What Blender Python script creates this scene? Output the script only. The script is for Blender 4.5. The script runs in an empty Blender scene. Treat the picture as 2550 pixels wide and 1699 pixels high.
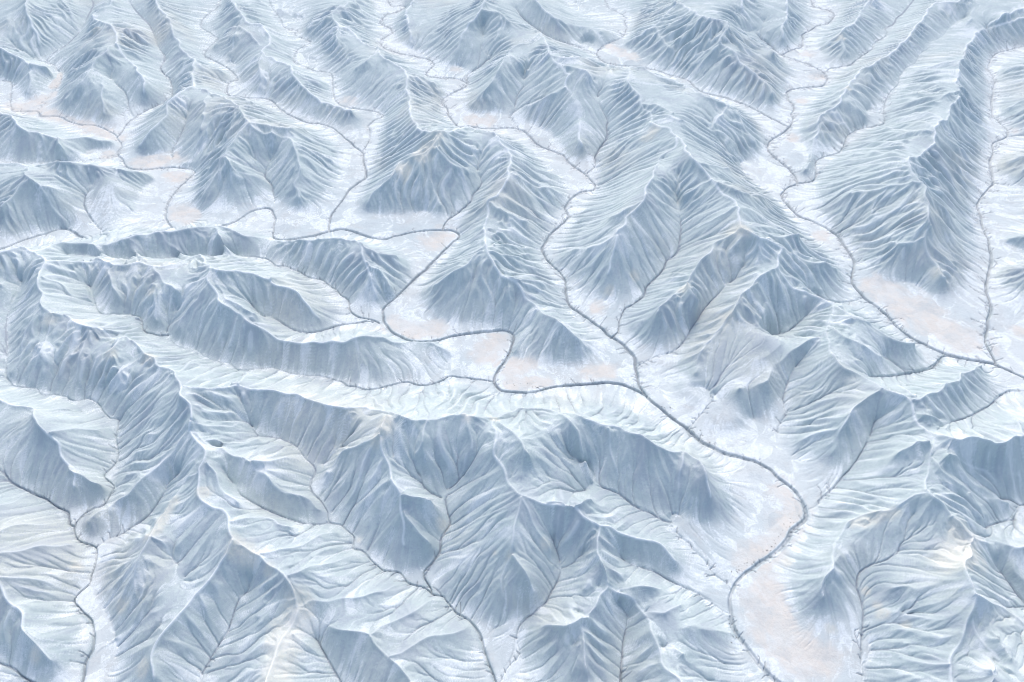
import bpy, math, heapq, random
import numpy as np
from mathutils.kdtree import KDTree

Q = 1.0            # mesh density
SC = bpy.context.scene

# ---------------------------------------------------------------- camera
HGT, PITCH, LENS = 100.0, math.radians(46.0), 24.0
cam = bpy.data.cameras.new("camera")
cam.sensor_width = 36.0
cam.lens = LENS
cam.clip_start = 0.5
cam.clip_end = 8000.0
cam_ob = bpy.data.objects.new("camera", cam)
SC.collection.objects.link(cam_ob)
cam_ob.location = (0, 0, HGT)
cam_ob.rotation_euler = (math.pi / 2 - PITCH, 0, 0)
SC.camera = cam_ob

# ---------------------------------------------------------------- sky, sun, exposure
SUN_EL, SUN_AZ = math.radians(48.0), math.radians(4.0)    # azimuth clockwise from +Y
world = bpy.data.worlds.new("World")
SC.world = world
world.use_nodes = True
wn = world.node_tree
bg = wn.nodes["Background"]
sky = wn.nodes.new("ShaderNodeTexSky")
sky.sky_type = 'NISHITA'
sky.sun_disc = False
sky.sun_elevation = SUN_EL
sky.sun_rotation = SUN_AZ
sky.air_density = 1.0
sky.dust_density = 3.0
wn.links.new(sky.outputs[0], bg.inputs[0])
bg.inputs[1].default_value = 0.15
sl = bpy.data.lights.new("sun", 'SUN')
sl.energy = 0.55
sl.angle = math.radians(30)
sl.color = (1.0, 0.975, 0.93)
sun = bpy.data.objects.new("sun", sl)
SC.collection.objects.link(sun)
sun.rotation_euler = (math.pi / 2 - SUN_EL, 0, math.pi - SUN_AZ)
SC.render.engine = 'CYCLES'
SC.cycles.filter_width = 1.0
SC.cycles.use_denoising = True
SC.cycles.denoising_prefilter = 'ACCURATE'
SC.view_settings.view_transform = 'Standard'
SC.view_settings.look = 'None'
SC.view_settings.gamma = 1.0
SC.view_settings.exposure = 0.76
SC.view_settings.use_curve_mapping = False

TRACE = """
# rivers, mouth first
M main E 2110,1170 2060,1140 1960,1090 1850,1075 1650,1085 1500,1100 1330,1135 1200,1140 1100,1125 1060,1080 1060,1020 1100,960 1150,880 1190,780 1185,735 1130,715 1000,720 850,735 700,770 550,790 440,775 340,715 295,650 285,580 310,535 370,490 450,410 560,310 650,220 740,130 800,80 815,45 760,25 640,20 500,35 370,65 290,85 180,65 80,30 0,15 D 2270,30
M lower I 780,1680 700,1600 620,1540 520,1440 440,1330 370,1230 335,1110 325,990 340,930 400,850 500,770 620,690 720,600 760,520 840,460 855,420 840,360 780,260 700,190 600,100 480,40 330,5 F 230,1530 130,1480 50,1420 0,1370 E 2300,1330 2200,1250 2110,1170
M middle E 2110,1170 2070,1110 2040,1040 2025,960 2020,890 1960,830 1900,780 1850,750 1780,690 1690,625 1600,565 1560,510 1550,430 1540,360 1500,305 1450,260 1400,200 1380,150 1410,100 1460,30 B 1500,1567 1540,1530 1570,1490 1540,1440 1570,1390 1640,1330 1740,1310 1755,1280 1700,1220 1620,1160 1560,1110 1530,1070 1480,1050 1400,1020 1340,990 1300,940 1260,905 1200,885 1100,885 950,885 880,872 815,878 780,850 740,800 730,750 690,715 700,690 760,645 860,600 865,575 830,555 760,538 680,540 585,520 600,490 640,450 620,420 560,400 480,385 400,370 320,345 280,320 270,280 350,230 340,200 270,160 310,105 380,85 440,50 400,40 340,40 300,-30
M north D 2270,30 A 2265,1550 2290,1480 B 0,1390 40,1330 90,1280 160,1230 172,1180 150,1120 155,1080 140,1045 100,1020 50,970 0,930 A 2300,885 2200,855 2100,840 2000,795 1920,745 1875,695 1800,675 1710,675 1640,665 1570,655 1570,580 1640,545 1580,480 1480,420 1410,390 1430,340 1480,290 1500,265 1440,225 1380,180 1420,110 1500,50 1530,-40
M northeast B 140,1045 185,990 200,920 185,870 230,830 290,800 240,770 130,755 0,730 A 2310,690 2290,600 2285,510 2180,490 2100,460 2020,420 2060,340 2150,290 2070,260 2030,235 2060,210 1960,190 1940,140 1900,90 1860,20 1850,-50
M west D 2270,30 2100,72 1980,85 1890,75 A 1885,1567 1890,1500 1870,1445 1790,1440 1720,1465 1620,1530 1540,1555
M westpan A 1185,1572 1140,1500 1150,1420 1200,1330 1270,1260 1340,1195 1330,1170 1200,1157 1050,1165 930,1170 870,1150 830,1090 800,1060 840,1010 810,960 780,920 700,880 650,865 560,860 480,840 400,805 270,800 260,770 150,770 80,765 70,700 75,600 70,560 0,560 -80,560
M farwest D 560,68 460,12 400,15 230,70 0,150 -120,200
M right F 2480,1110 2354,1035 2250,990 2160,950 2100,935 1950,910 1850,885 1750,850 1640,795 1540,740 1480,690 1420,620 1340,550 1260,495 1200,430 1165,385 1175,330 1185,260 1160,190 1110,120 1070,60 980,0 C 900,1530 800,1490 740,1430 690,1370 680,1340 720,1300 790,1265 770,1210 720,1150 640,1090 590,1040 590,1000 620,960 700,910 750,865 760,820 750,790 770,740 730,690 715,640 740,620 850,605 960,595 1000,555 990,520 930,475 850,440 770,410 690,385 740,350 820,325 830,280 825,240 870,215 930,180 1000,165 1045,115 1030,85 960,60 900,40 880,-40
M rightfork C 745,880 680,850 600,810 520,765 400,710 280,670 150,640 80,600 50,560 0,543 B 2260,515 2150,480 2060,457 1960,455 1900,450 1830,435 1780,408 1760,370 1800,320 1860,290 1940,260 1965,190 1950,150 1970,130 1900,80 1850,60 1800,-30
M eastern F 2160,950 2140,900 2090,800 2100,720 2110,640 2130,560 2110,480 2090,420 2110,330 2130,230 2115,120 2090,50 2070,0 C 2060,1490 2030,1430 2040,1390 2100,1310 2145,1260 2130,1180 2120,1110 2145,1050 2130,1000 2180,970 2240,940 2230,890 2180,840 2140,800 2130,700 2150,560 2110,470 2150,380 2250,345 2354,320 2450,300
T easternarm C 2240,940 2354,930 2480,915
T easternlow C 2145,1265 2250,1275 2354,1280 2480,1290
T feather B 1690,1220 1700,1190 1750,1140 1750,1080 1790,1010 1840,940 1850,900 1830,870 1845,810 1800,750 1775,690 1780,640 1760,580 1700,510
T bowl B 865,575 870,520 900,490 970,450 1000,415 1040,390 1000,365 970,300 985,200 980,130
T basin B 1195,880 1180,830 1160,790 1220,750 1200,710 1215,640 1270,580 1260,540 1280,480 1320,430
G basinarm B 1220,750 1290,720 1400,660 1460,560
T pyramid E 705,20 B 710,1560 740,1510 800,1470 860,1420 910,1370 900,1340 960,1280 970,1230 935,1190 950,1090 980,1000
T ledge B 1780,408 1700,350 1570,302 1450,262 1390,228 1340,190 1250,120 1200,50
T ledgearm B 1940,260 1930,230 1880,200 1790,205
T comb C 690,385 630,340 610,310 550,270 510,225 560,170 540,130 530,60
G combarm C 510,225 430,212 340,200
T long C 990,500 1010,475 1100,460 1160,450 1230,390 1310,340 1315,300 1400,255 1410,220 1390,195 1465,165 1470,130 1520,95 1560,50 1620,-30
T bend C 790,1265 860,1260 910,1240 920,1190 920,1110 980,1080 1080,1050 1120,990 1140,935 1220,890 1330,870 1390,850 1385,780 1400,700 1430,640 1480,590 1500,530 1540,470 1600,440 1640,370 1700,330 1690,295 1780,260 1850,180 1950,120
T foota F 1230,490 1160,512 1060,515 980,490 900,440
T footb F 1850,900 1790,895 1730,950 1640,980 1560,985 1480,940 1390,880
T footc F 1790,900 1720,970 1600,1002 1500,1018 1400,1025 1290,1025
G footd F 1590,1005 1550,1080 1490,1145
T side F 2460,1120 2354,1130 2250,1130 2180,1170 2110,1230 2000,1290 1930,1320 1850,1340
G sidearm F 2000,1295 2010,1370 2040,1440
T edge I 2460,330 2354,350 2320,345 2250,302 2190,300
T edgearm I 2320,345 2305,380 2250,440 2130,480 2090,500
T edgelow I 2305,380 2290,440 2290,510 2354,560 2450,600
T scarp F 120,1480 60,1400 120,1300 200,1200 205,1110 270,1040 290,990 400,900 490,830 540,800 565,750 530,680 540,620 580,520 620,430
T scarparm F 565,750 640,738 740,710 860,600 930,540
T stair E 2025,960 2100,930 2190,885 2280,860 2354,800 F 60,690 130,580 180,520 270,430 370,340 430,250 430,130
T inner F 640,1440 690,1330 720,1270 690,1180 710,1110 760,990 820,910 880,830
G innerarm F 690,1330 760,1290 850,1272 870,1180 920,1080 960,980
T leaf E 1860,765 1910,720 1920,640 1950,570 2020,520 2090,470 2110,400 2180,340 2240,260 2245,205 2310,190 2340,120 2340,50 B 2350,1560 2330,1470 2340,1350 2330,1200 2315,1080
G leafarm E 1450,255 1500,220 1600,165 1720,100
T islet E 275,660 200,635 120,620 60,570 40,500 0,465 D 2310,430 2230,370 2130,350 2060,310 1980,272 1900,265 1850,220 1760,205 1600,190 1500,203 1400,190 1250,203 1000,212 850,218 720,202 600,192 450,182
T isletarm E 220,642 100,665 0,675 D 2250,700 2150,725 2050,715 1960,670 1900,630 1810,605 1740,530 1660,440
T longwest E 1050,1065 960,1055 850,1040 740,1030 700,1055 620,1085 540,1085 460,1070 380,1080 280,1105 190,1120 110,1100 30,1090 0,1065 D 2240,1035 2100,1020 2000,1005 1880,970 1790,975 1700,985 1620,975 1580,940 1500,925 1420,900 1350,850 1250,830 1200,800 1170,760 1150,745
G longhead D 1150,745 1190,650 1225,540 1230,440
T bowlwest D 1150,745 1080,745 1010,725 980,690 975,630 890,600 800,600 690,590 650,510 620,400
T canyon G 560,1700 570,1567 580,1480 600,1420 650,1330 640,1230 620,1150 550,1080 515,1010 540,960 620,890 640,820 660,720 655,640 560,610 520,550 510,490 560,420 640,370 710,350 770,260 785,210 720,150 770,90 810,20 D 800,1480 810,1390 815,1330 770,1320 720,1280 670,1220 610,1190 500,1200 450,1170 370,1155 290,1155 240,1110 180,1100 90,1090 40,1020 55,850 50,700 65,560 130,430 150,370
T canyonwest G 510,495 470,480 465,410 410,370 340,320 250,280 170,240 130,220 60,180 20,110 -60,60
T canyonside D 40,1020 -80,1010
T valley G 660,640 720,600 830,550 920,490 1000,440 1080,340 1150,230 1220,140 1280,50
G trough G 610,1400 760,1320 850,1220 960,1180 1050,1110 1140,1050 1160,1000 1200,930 1260,870 1265,800 1230,680 1220,500
T gulch G 1330,1680 1380,1567 1400,1490 1460,1380 1530,1270 1580,1190 1620,1050 1700,900 1800,780
G gulcharm G 1580,1190 1700,1120 1820,1030 1880,900
T corner G 330,1620 220,1560 140,1520 90,1470 0,1440 -80,1410
G cornerarm G 0,1440 -10,1300 30,1150
T brook H 1090,1680 1060,1567 1050,1530 1010,1430 980,1340 950,1230 890,1150 830,1110 780,1080 720,1010 710,980 640,960 570,920 500,900 450,880 400,810 280,795 210,740 150,660 80,645 85,560 20,510 0,490 G 2270,470 2260,400 2220,330 2150,250 2140,190 2180,100 2100,20 D 2040,1510 1960,1470 1920,1450 1780,1440 1740,1370
G brookarm G 2180,95 2290,15 D 2354,1500 E 60,1430 180,1320
T brooklong G 2270,470 2180,480 2050,465 1900,410 1700,310 1590,220 1540,100 1490,20
G spurgully H 720,1005 740,930 790,830 860,740 980,600 1040,500
T fork H 640,955 610,900 570,810 640,720 680,660 680,570 750,470 730,400 720,330 740,260 830,160 900,60
G forkarm H 720,325 640,280 560,220 530,130 500,20
T shelf I 335,935 310,890 220,830 170,750 100,680 0,580 H 2260,480 2130,400 2030,360 1970,310 1900,260 1840,235 1760,215 1740,190 1715,110 1640,50 E 1590,1567 1480,1440
G shelfarm H 1750,215 1640,250 1560,245 1480,215 1400,120 1320,20
T saddle H 1075,1600 1150,1480 1230,1390 1210,1280 1250,1150 1340,1080 1370,1040 1420,1010 1440,950 1500,850 1500,760 1470,620 1440,470
G saddlearm H 1500,840 1610,740 1700,610 1720,560
T notch H 1910,1680 1920,1567 1930,1460 1945,1280 1970,1160 1940,1080 1880,960
T apron I 340,1100 250,1060 100,960 H 2250,860 2150,800 2050,770 1950,700 1850,570
G apronlow I 370,1240 200,1200 0,1200 H 2250,1090
T gap I 870,370 930,345 970,300 1060,220 1110,150 1170,90 F 1230,1567 1290,1450 1340,1330 1390,1250
T cove I 1260,1680 1230,1567 1240,1300 1250,1150 1240,1030 1200,900 1220,800 1290,760 1440,710 1560,550 1600,400 1690,330
G covearm I 1250,990 1400,930 1560,880 1750,790
G covelow I 1245,1260 1400,1200 1540,1090 1780,960
G rightlow I 2460,1560 2310,1500 2200,1300 2080,1100
T rightmid I 2460,1100 2354,1020 2240,860 2130,700
T below H 250,1810 100,1690 0,1580 G 2260,1420 2180,1270
G belowb I 2460,1700 2250,1600 2120,1480 2040,1350
T finvalley A 820,940 870,860 960,790 1070,735 1170,690 1190,640 1175,560 1105,475 1140,400 1090,320 1060,230 1030,170 960,100 900,30 860,-40
T saddlegap A 865,860 850,800 875,710 860,630 790,570 755,515 800,450
T westgap A 265,765 320,690 390,600 430,500 380,450 260,410 330,370 450,310 540,230 590,140 640,50 700,-40
G westgaparm A 260,410 150,390 60,250 50,120 10,60 -60,20
T tentvalley A 1180,1100 1190,1030 1230,950 1270,870 1290,780 1340,720
G tentgap A 1260,1130 1380,1090 1510,1030 1530,930 1510,820
T tentright A 1900,1400 1870,1275 1820,1210 1850,1130 1900,1020
G tentrightarm A 1820,1210 1740,1110 1700,1000
T wedgegap A 700,1600 620,1500 575,1420 570,1360 620,1280 700,1200
G conegap A 1880,690 1890,600 1930,530
T hidden A 800,1070 650,1100 500,1117 350,1127 200,1128 0,1117 -100,1112
# ridges and spurs
R westpeak A 190,-60 190,0 195,90 215,150 245,210 270,300
R saddleback A 800,-60 770,0 740,40 660,95 650,130 740,165 790,210 815,260 800,310 860,390 930,450 960,510 1000,560 990,630
R saddleback A 800,310 700,380 640,450 640,490 690,520 720,590 705,690 720,780
R saddleback A 640,480 560,560 450,680
R saddleback A 870,200 960,220 1060,260
R fin A 1060,-40 1090,40 1150,120 1190,190 1220,270 1260,350 1320,400 1335,450 1330,530 1335,600
R fin A 1335,430 1420,450 1540,500
R tent A 1335,600 1240,660 1150,720 1130,820 1040,920 960,1000
R tent A 1335,600 1440,640 1530,670 1640,740 1720,850
R tent A 1440,640 1410,720 1410,830 1385,900
R tent A 1720,850 1640,930 1590,1000 1550,1080 1470,1240 1390,1370
R tent A 1550,1085 1640,1170 1780,1230 1850,1270
R tent A 1720,850 1760,900 1850,930 1940,940 2010,965 2040,1040 2060,1120 2055,1190 2030,1270 2060,1360
R tent A 2010,965 2120,1030 2280,1100
R tent A 1720,850 1900,880 2100,890
R tent A 1540,670 1680,690 1800,740
R cone A 1560,-50 1600,10 1640,70 1680,120 1690,150 1800,180 1850,250 1860,310 1805,365 1900,420 2000,460 2020,520 2090,610 2200,690 2354,740 B 70,760
R cone A 1680,120 1650,180 1560,250 1480,310
R cone A 1650,190 1740,250 1790,320
R cone A 1805,365 1740,430 1680,500
R cone A 1870,290 1960,380 2020,390
R cone A 2010,480 2120,530 2230,570
R tophill B 0,40 A 2280,90 2200,130 2120,190
R tophill A 2285,95 2300,140 2340,180 2320,300
R tophill A 2290,95 B 60,20 110,-40
R tophill B 80,0 150,80 260,140
R lefthill A -60,300 0,335 100,390 190,430 215,500 205,580 180,680
R lefthill A 200,440 270,448 320,458
R band A -60,750 0,780 70,810 120,850 200,900 280,925 400,945 520,950 650,960 760,975
R band A 280,930 290,1000 330,1080
R band A 400,945 420,1010
R wedge A -60,1120 0,1125 100,1135 200,1145 330,1135 520,1130 640,1150 800,1165 805,1260 860,1350 910,1440
R wedge A 800,1165 870,1190 960,1200 1050,1225
R wedge A 200,1145 200,1230 270,1290 330,1380 400,1460 450,1550
R wedge A 200,1235 100,1330 0,1430
R wedge A 300,1290 440,1310 540,1350
R knob B 510,-40 490,0 480,30 440,80 460,150 475,230 480,290
R shoulder B -40,150 0,180 80,220 120,280 200,320 260,340 270,390 340,430 440,490 455,600 465,700 485,800 520,890 560,900 650,910
R shoulder B 440,490 540,520 600,560 690,630
R shoulder B 260,340 190,410 100,470
R shoulder B 470,720 580,720 660,715
R pyramid B 650,910 740,910 800,900 850,875 940,890 1020,915 1100,970 1120,1010 1170,1070 1165,1150 1155,1200 1140,1250
R pyramid B 690,915 640,1000 540,1080 420,1110 370,1190 280,1280 180,1400
R pyramid B 650,1020 740,1110 830,1160 920,1190
R pyramid B 560,1080 600,1200 640,1320 680,1410
R pyramid B 560,1090 540,1250 500,1380
R longspine B 1140,1250 1060,1370 1000,1410 1000,1500 985,1567 E 980,0 1000,90 1000,150 1030,230 1060,290 1180,370 1260,470 1340,560 1450,630 1550,700 1640,780
R longspine E 1000,150 900,220 760,330 640,400
R longspine E 1340,570 1290,680 1250,770 1200,850
R longspine B 1170,1080 1300,1130 1430,1190 1540,1230
R longspine B 1180,1200 1300,1260 1440,1310 1520,1340
R longspine B 1020,1400 1150,1480 1280,1530
R longspine E 1010,170 1100,200 1230,220
R longspine E 1150,350 1280,370 1400,400
R crown B 1000,-40 985,0 970,70 910,140 870,180 830,235 830,270 790,350 760,420
R crown B 970,70 1080,95 1160,150 1300,185 1340,210 1375,240 1300,285 1200,330 1150,380 1110,440 1060,520 1010,600 980,635 900,720
R crown B 980,635 1060,710 1120,780
R crown B 1160,385 1230,440 1275,465
R crown B 1100,110 1095,180 1060,280
R herring B 1375,240 1420,320 1440,400 1480,440 1520,455 1555,530 1550,590 1590,660 1630,730 1640,830 1640,920 1660,1000
R herring B 1440,380 1530,400 1640,405 1740,410
R herring B 1520,455 1640,475 1720,525
R herring B 1550,600 1470,655 1330,710 1250,735
R lowridge B 1300,-50 1340,0 1400,60 1450,120 1540,160 1640,185 1700,188 1760,220 1800,250
R toppeak B 2420,-50 2354,10 2280,60 2210,130 2160,180 2060,240 1970,290
R toppeak B 2160,180 2200,260 2260,340
R backbone B 1990,460 1980,540 2010,610 2060,670 2070,720 2110,770 2140,810 2125,850 2180,880 2260,890 2310,950 C 0,985 30,1040 80,1110 150,1180 200,1240 240,1310 320,1380 375,1430
R backbone B 2070,720 2210,740 2290,780
R backbone B 2140,810 2240,810 2354,830
R backbone C 80,1110 180,1140 320,1170
R backbone C 200,1240 330,1310 480,1350 560,1370
R backbone C 200,1240 100,1300 0,1350
R backbone B 2125,850 2050,910 1950,980
R herringtwo B 2310,955 2290,1030 2200,1100 2150,1200 2120,1280 2080,1340 2080,1390 2020,1460 1975,1510 E 1965,0 1940,30 1920,90 1870,165 1860,250 1840,320
R herringtwo B 2080,1390 1960,1460 1850,1500
R herringtwo E 1920,60 1800,120 1700,150
R slab B 1990,460 2080,482 2160,530 2260,560 2354,590 C 130,660 310,730 370,800 430,900 500,980
R slab C 310,730 240,850 200,890
R summit C 375,1430 390,1500 F 410,0 470,30 560,90 670,150 660,230 650,285
R summit F 410,0 330,60 230,120 170,210 90,280 30,370 E 2354,420 2280,480 2210,560 2180,590
R summit C 375,1430 250,1500 100,1570
R summit F 670,150 780,190 900,240 1060,290
R summit F 560,40 700,80 800,50
R summit F 30,380 60,470 110,520
R stairridge F 650,285 700,350 760,420 860,465 1000,525
R stairridge F 650,285 560,320 480,400 420,450 380,540 375,580 310,630 240,710 170,800 95,890 90,1000
R stairridge F 690,330 820,400 960,430
R backwall F 1000,525 1045,545 1010,620 1010,690 990,735 1000,800 1010,870 1080,930 1150,985 1230,1025 1300,1060 1370,1115
R backwall F 1045,545 1160,610 1290,655 1380,740 1500,790 1600,800
R backwall F 1010,690 1130,770 1260,840 1370,890
R backwall F 990,740 880,780 760,850 660,930 580,1020 480,1090 390,1110
R tall F 1370,1115 1480,1160 1545,1185 1590,1270 1610,1340 1660,1400 1700,1480 1710,1540 I 1690,80 1670,180 1690,260
R tall F 1370,1120 1240,1200 1170,1290 1090,1430 I 1020,20
R tall F 1545,1185 1640,1185 1750,1140 1830,1090 1920,1030 2000,980 2060,950
R tall F 1660,1400 1800,1440 1900,1460 2030,1470 2150,1490 2260,1470 2354,1450 2480,1440
R tall F 2354,1450 2320,1380 2300,1330
R tall F 1600,1290 1700,1320 1820,1350
R tall F 1700,1480 1600,1510 1480,1567
R eastspur I 1690,260 1740,310 1800,350 1850,430 1920,500 2000,570 2080,600 2180,630 2290,645 2354,620 2470,600
R eastspur I 1690,260 1600,290 1450,360 1280,410 1130,500 1060,620 1010,740 960,850 970,980
R eastspur I 1710,30 1780,130 1870,210 1960,260 2080,300 2190,320 2250,330
R eastspur I 1840,0 1960,80 2100,150 2180,230
R eastspur I 1850,430 1980,490 2080,520
R eastspur I 1980,270 2030,360 2080,440
R creamtop I 2000,570 1960,700 1980,850 2000,980 1990,1150 1930,1280 1870,1380 1840,1450 1850,1640
R creamtop I 2000,950 2120,1030 2260,1100 2354,1180 2450,1250
R creamtop I 2290,645 2310,800 2390,900
R creamtop I 1840,1450 1680,1430 1500,1400
R creamtop I 1990,1150 2080,1280 2180,1440
R triangle C -60,10 0,40 100,100 220,140 290,150 315,190 260,280 320,340 380,400 440,470 510,520 570,570 620,640
R triangle C 260,280 150,370 60,440
R triangle C 315,190 440,260 560,320 630,370
R comb C 400,-40 410,0 420,60 470,130 500,185
R combtwo C 725,-40 720,0 715,60 715,120 690,160 690,260
R combtwo C 690,165 620,190 580,240
R farridge C 1330,-40 1290,0 1240,60 1210,130 1160,180 1080,235 990,300 920,350
R farridge C 1080,240 1110,310 1130,370
R diagonal C 1960,-20 1900,10 1830,15 1740,20 1700,60 1660,130 1600,200 1550,250 1500,310 1440,370 1380,410 1300,460 1220,490 1170,560 1130,610 1040,750 950,800 930,850 910,960 890,1060 850,1160
R diagonal C 950,800 1040,860 1130,850
R diagonal C 1130,620 1180,720 1260,800
R rampart C 2450,100 2354,130 2250,160 2150,190 2040,210 1990,280 1950,350 1940,400 1905,420 1895,500 1880,570 1895,640 1910,690 1850,740 1820,830 1760,850 1740,920 1730,970 1690,1050 1620,1080 1560,1090
R rampart C 1560,1090 1420,1070 1280,1060 1180,1065
R rampart C 1740,915 1560,910 1400,880
R rampart C 1895,640 1750,670 1580,690
R rampart C 1905,420 1780,450 1650,470
R fold C 1560,1090 1580,1180 1650,1260 1665,1330 1695,1400 1690,1470 1710,1567 F 1715,0 1665,80 1670,150 1720,220 1780,300 1810,350
R fold C 1650,1260 1500,1280 1400,1310 1280,1330 1150,1335
R fold F 1665,80 1540,100 1420,115
R fold C 1400,1310 1330,1400 1290,1500
R farcorner C 2480,20 2250,90 2100,180
R farcorner C 1900,10 2000,60 1950,200
R eastslope C 2480,430 2354,450 2230,480
R eastslope C 2480,720 2354,700 2250,740
R eastslope C 2480,1080 2354,1090 2250,1100
R eastslope F 2480,60 2354,70 2250,80
R eastslope F 2480,270 2354,280 2250,290
R westwall D -100,230 0,185 100,155 160,148 190,165 260,200 325,240 300,280 265,370 270,430 290,470 290,540 340,590
R westwall D 290,560 190,720 120,900 70,1000
R westwall D 300,470 450,480 560,500 640,520
R westwall D 300,350 400,400 500,480
R westwall D 0,390 40,370 80,440 60,520
R basinrim D 325,240 430,240 530,235 680,240 760,258 870,262 960,252 1080,262 1200,250 1290,230 1380,200 1420,250 1450,285
R basinrim D 400,245 480,330 570,430 610,490
R basinrim D 740,260 780,360 790,450 860,570
R basinrim D 1060,265 1130,380 1210,430
R basinrim D 1070,400 1070,500 1080,640
R basinrim D 760,250 720,235 660,215
R almond D 1450,285 1440,360 1490,450 1540,530 1600,590 1660,630 1740,670 1830,730 1930,775 2050,795 2180,798 2354,790 E 100,775 220,765 330,790 430,805 600,803 680,815 740,860
R almond D 1440,380 1380,460 1290,600 1220,720
R almond D 1500,400 1620,520 1760,600
R almondback D 1450,285 1560,320 1700,330 1850,355 1920,400 2030,440 2080,510 2150,590 2200,625
R almondback D 1380,200 1480,215
R almondback D 1860,355 1960,340 2040,320
R backridge D 190,165 270,160 360,130 440,95 520,105 700,118 800,110 900,80 1080,40 1220,25 1380,5 1480,0 1560,15 1700,50 1860,80 2000,95 2200,85 2354,92 E 60,95 120,100 150,180 180,260 210,380 240,480
R backridge D 620,115 720,190 800,215
R backridge D 1110,45 1190,130 1300,215
R backridge D 1480,5 1520,90 1580,170
R backridge D 900,90 960,180 1010,240
R backridge E 130,110 260,180 380,200
R backridge E 170,240 280,320 330,400
R greatspine D 340,590 430,620 520,660 600,700 700,720 840,755 900,800 980,860 1040,910 1110,970 1190,1010 1240,1080 1255,1110
R greatspine D 440,612 600,605 700,622 800,612 900,602 960,620
R greatspine D 700,715 850,700 975,692
R greatspine D 370,600 310,800 240,980 210,1090
R greatspine D 640,720 560,860 500,1050 480,1180
R greatspine D 980,870 860,1000 740,1150 680,1210
R greatspine D 840,760 740,900 640,1080 620,1180
R greatspine D 1180,1020 1050,1140 900,1290
R greatspine D 1110,970 1250,990 1350,930 1430,910
R whiteband D 1255,1110 1330,1110 1450,1120 1540,1110 1640,1085 1720,1110 1850,1130 1950,1155 2100,1190 2220,1220 2354,1250 E 120,1255 250,1270 330,1285 420,1310 530,1335 640,1335 750,1315 850,1290
R whiteband D 1640,1085 1680,1030 1740,1000
R whiteband E 330,1285 250,1230 200,1160
R whiteband E 320,1300 270,1430 130,1510 0,1567 H -100,120
R whiteband E 600,1335 560,1450 520,1560
R centralspur E 270,1430 275,1520 H 280,0 320,110 350,190 405,275 420,380 440,500 430,620
R centralspur H 405,280 500,300 620,320
R centralspur H 430,400 520,520 600,600
R whitecrest E 850,1290 950,1305 1040,1325 1130,1290 1210,1260 1270,1250 1400,1270 1520,1285 1640,1310 1780,1370 1920,1390 2050,1440 2200,1520 2354,1567 I 60,30 120,60 160,180 190,290
R whitecrest E 870,1300 890,1420 900,1540
R whitecrest E 1330,1270 1450,1285 1540,1330 1620,1420 1650,1540 H 1730,180
R whitecrest E 1090,1340 1180,1420 1290,1567
R whitecrest E 1840,1390 1860,1500 H 1900,120
R whitecrest H 2354,0 2330,150 2300,300
R frontcrest E 1050,1330 1070,1430 H 1060,0 1080,80 1130,180 1200,250 1260,285 1420,340 1600,385 1700,440 1780,500
R frontcrest H 1240,300 1240,380 1200,500 1160,700 1140,800 1120,900 1110,1000
R frontcrest H 1250,320 1340,480 1420,620 1460,760
R frontcrest H 1180,700 1250,800 1330,950
R frontcrest H 1420,340 1560,350 1720,310
R lowcrest H 1780,500 1900,530 2050,590 2200,670 2300,740
R lowcrest H 1780,500 1770,580 1780,740 1810,850 1835,910 1770,990 1745,1050 1700,1130 1680,1250 1680,1400 1690,1500
R lowcrest H 1700,1130 1600,1170 1500,1200 1380,1190
R southspine H 1835,910 1920,960 2020,1020 2090,1080 2120,1150 2150,1230 2200,1330 2240,1430 2310,1520 2360,1640
R southspine H 1900,950 2050,900 2200,930
R southspine H 2100,1090 2230,1080 2340,1040
R southspine H 2200,1330 2354,1380
R westcorner D -100,1160 0,1195 100,1230 210,1260 245,1320 320,1400 370,1480 420,1567 G 480,70 500,110 510,220
R westcorner D 230,1270 400,1260 560,1270
R westcorner D 340,1420 500,1400 680,1400
R westcorner G 480,90 620,170 680,200
R whiteflank D 1255,1110 1250,1180 1310,1250 1315,1340 1305,1410
R whiteflank D 1305,1410 1450,1510 G 1600,5 1720,50 1830,170 1950,250 2120,330 2200,380
R whiteflank D 1320,1340 1480,1390 1600,1380 1690,1330
R whiteflank D 1400,1490 1600,1490 1780,1460
R whiteflank D 1450,1510 1700,1490 1850,1480 2000,1530
R whiteflank G 1680,40 1850,50 2050,30
R highspine D 1305,1410 G 1430,0 1410,60 1375,120 1390,200 1400,280 1460,340 1530,390 1580,440 1590,500 1630,580 1690,650 1800,690 1850,760 1950,830 2000,900 2040,980 2060,1070
R highspine D 1305,1410 1250,1480 G 1180,10 1060,120 920,240 780,320 660,410 600,470
R highspine G 1375,130 1280,180 1200,300 1120,430 1030,560 980,680 940,850 930,960
R highspine G 1800,690 1950,650 2080,610 2200,550 2320,540
R highspine G 1430,60 1540,250 1640,330
R highspine G 1590,470 1800,440 2000,500
R highspine G 1990,840 2150,790 2354,710 H 100,700
R highspine G 1050,570 1160,640 1220,760
R creamspur G 1610,590 1500,770 1400,930 1280,1090 1160,1220 1110,1290 1070,1420 1060,1540
R fanridge G 2060,1070 2000,1220 1900,1400 1820,1600
R fanridge G 2060,1070 2150,1100 2250,1160 2354,1205 H 80,1240 180,1260 240,1320 330,1400 400,1450 440,1510 490,1620
R fanridge G 2040,1000 1880,1040 1780,1120
R fanridge G 2020,1240 2130,1320 2250,1460 2300,1600
R fanridge G 2050,1050 2200,1020 2354,990 H 150,1000 330,930 440,890
R fanridge H 190,1260 400,1150 600,1040 690,1010
R fanridge H 330,1400 500,1320 700,1240 870,1190
R leftcrest G -80,760 0,880 60,1000 130,1100 200,1200 280,1310 350,1420
R leftcrest G -80,690 0,690 150,680 350,640 480,620
R leftcrest G 0,850 150,860 300,890 450,920
R leftcrest G -80,400 0,350 100,320 180,285
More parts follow.
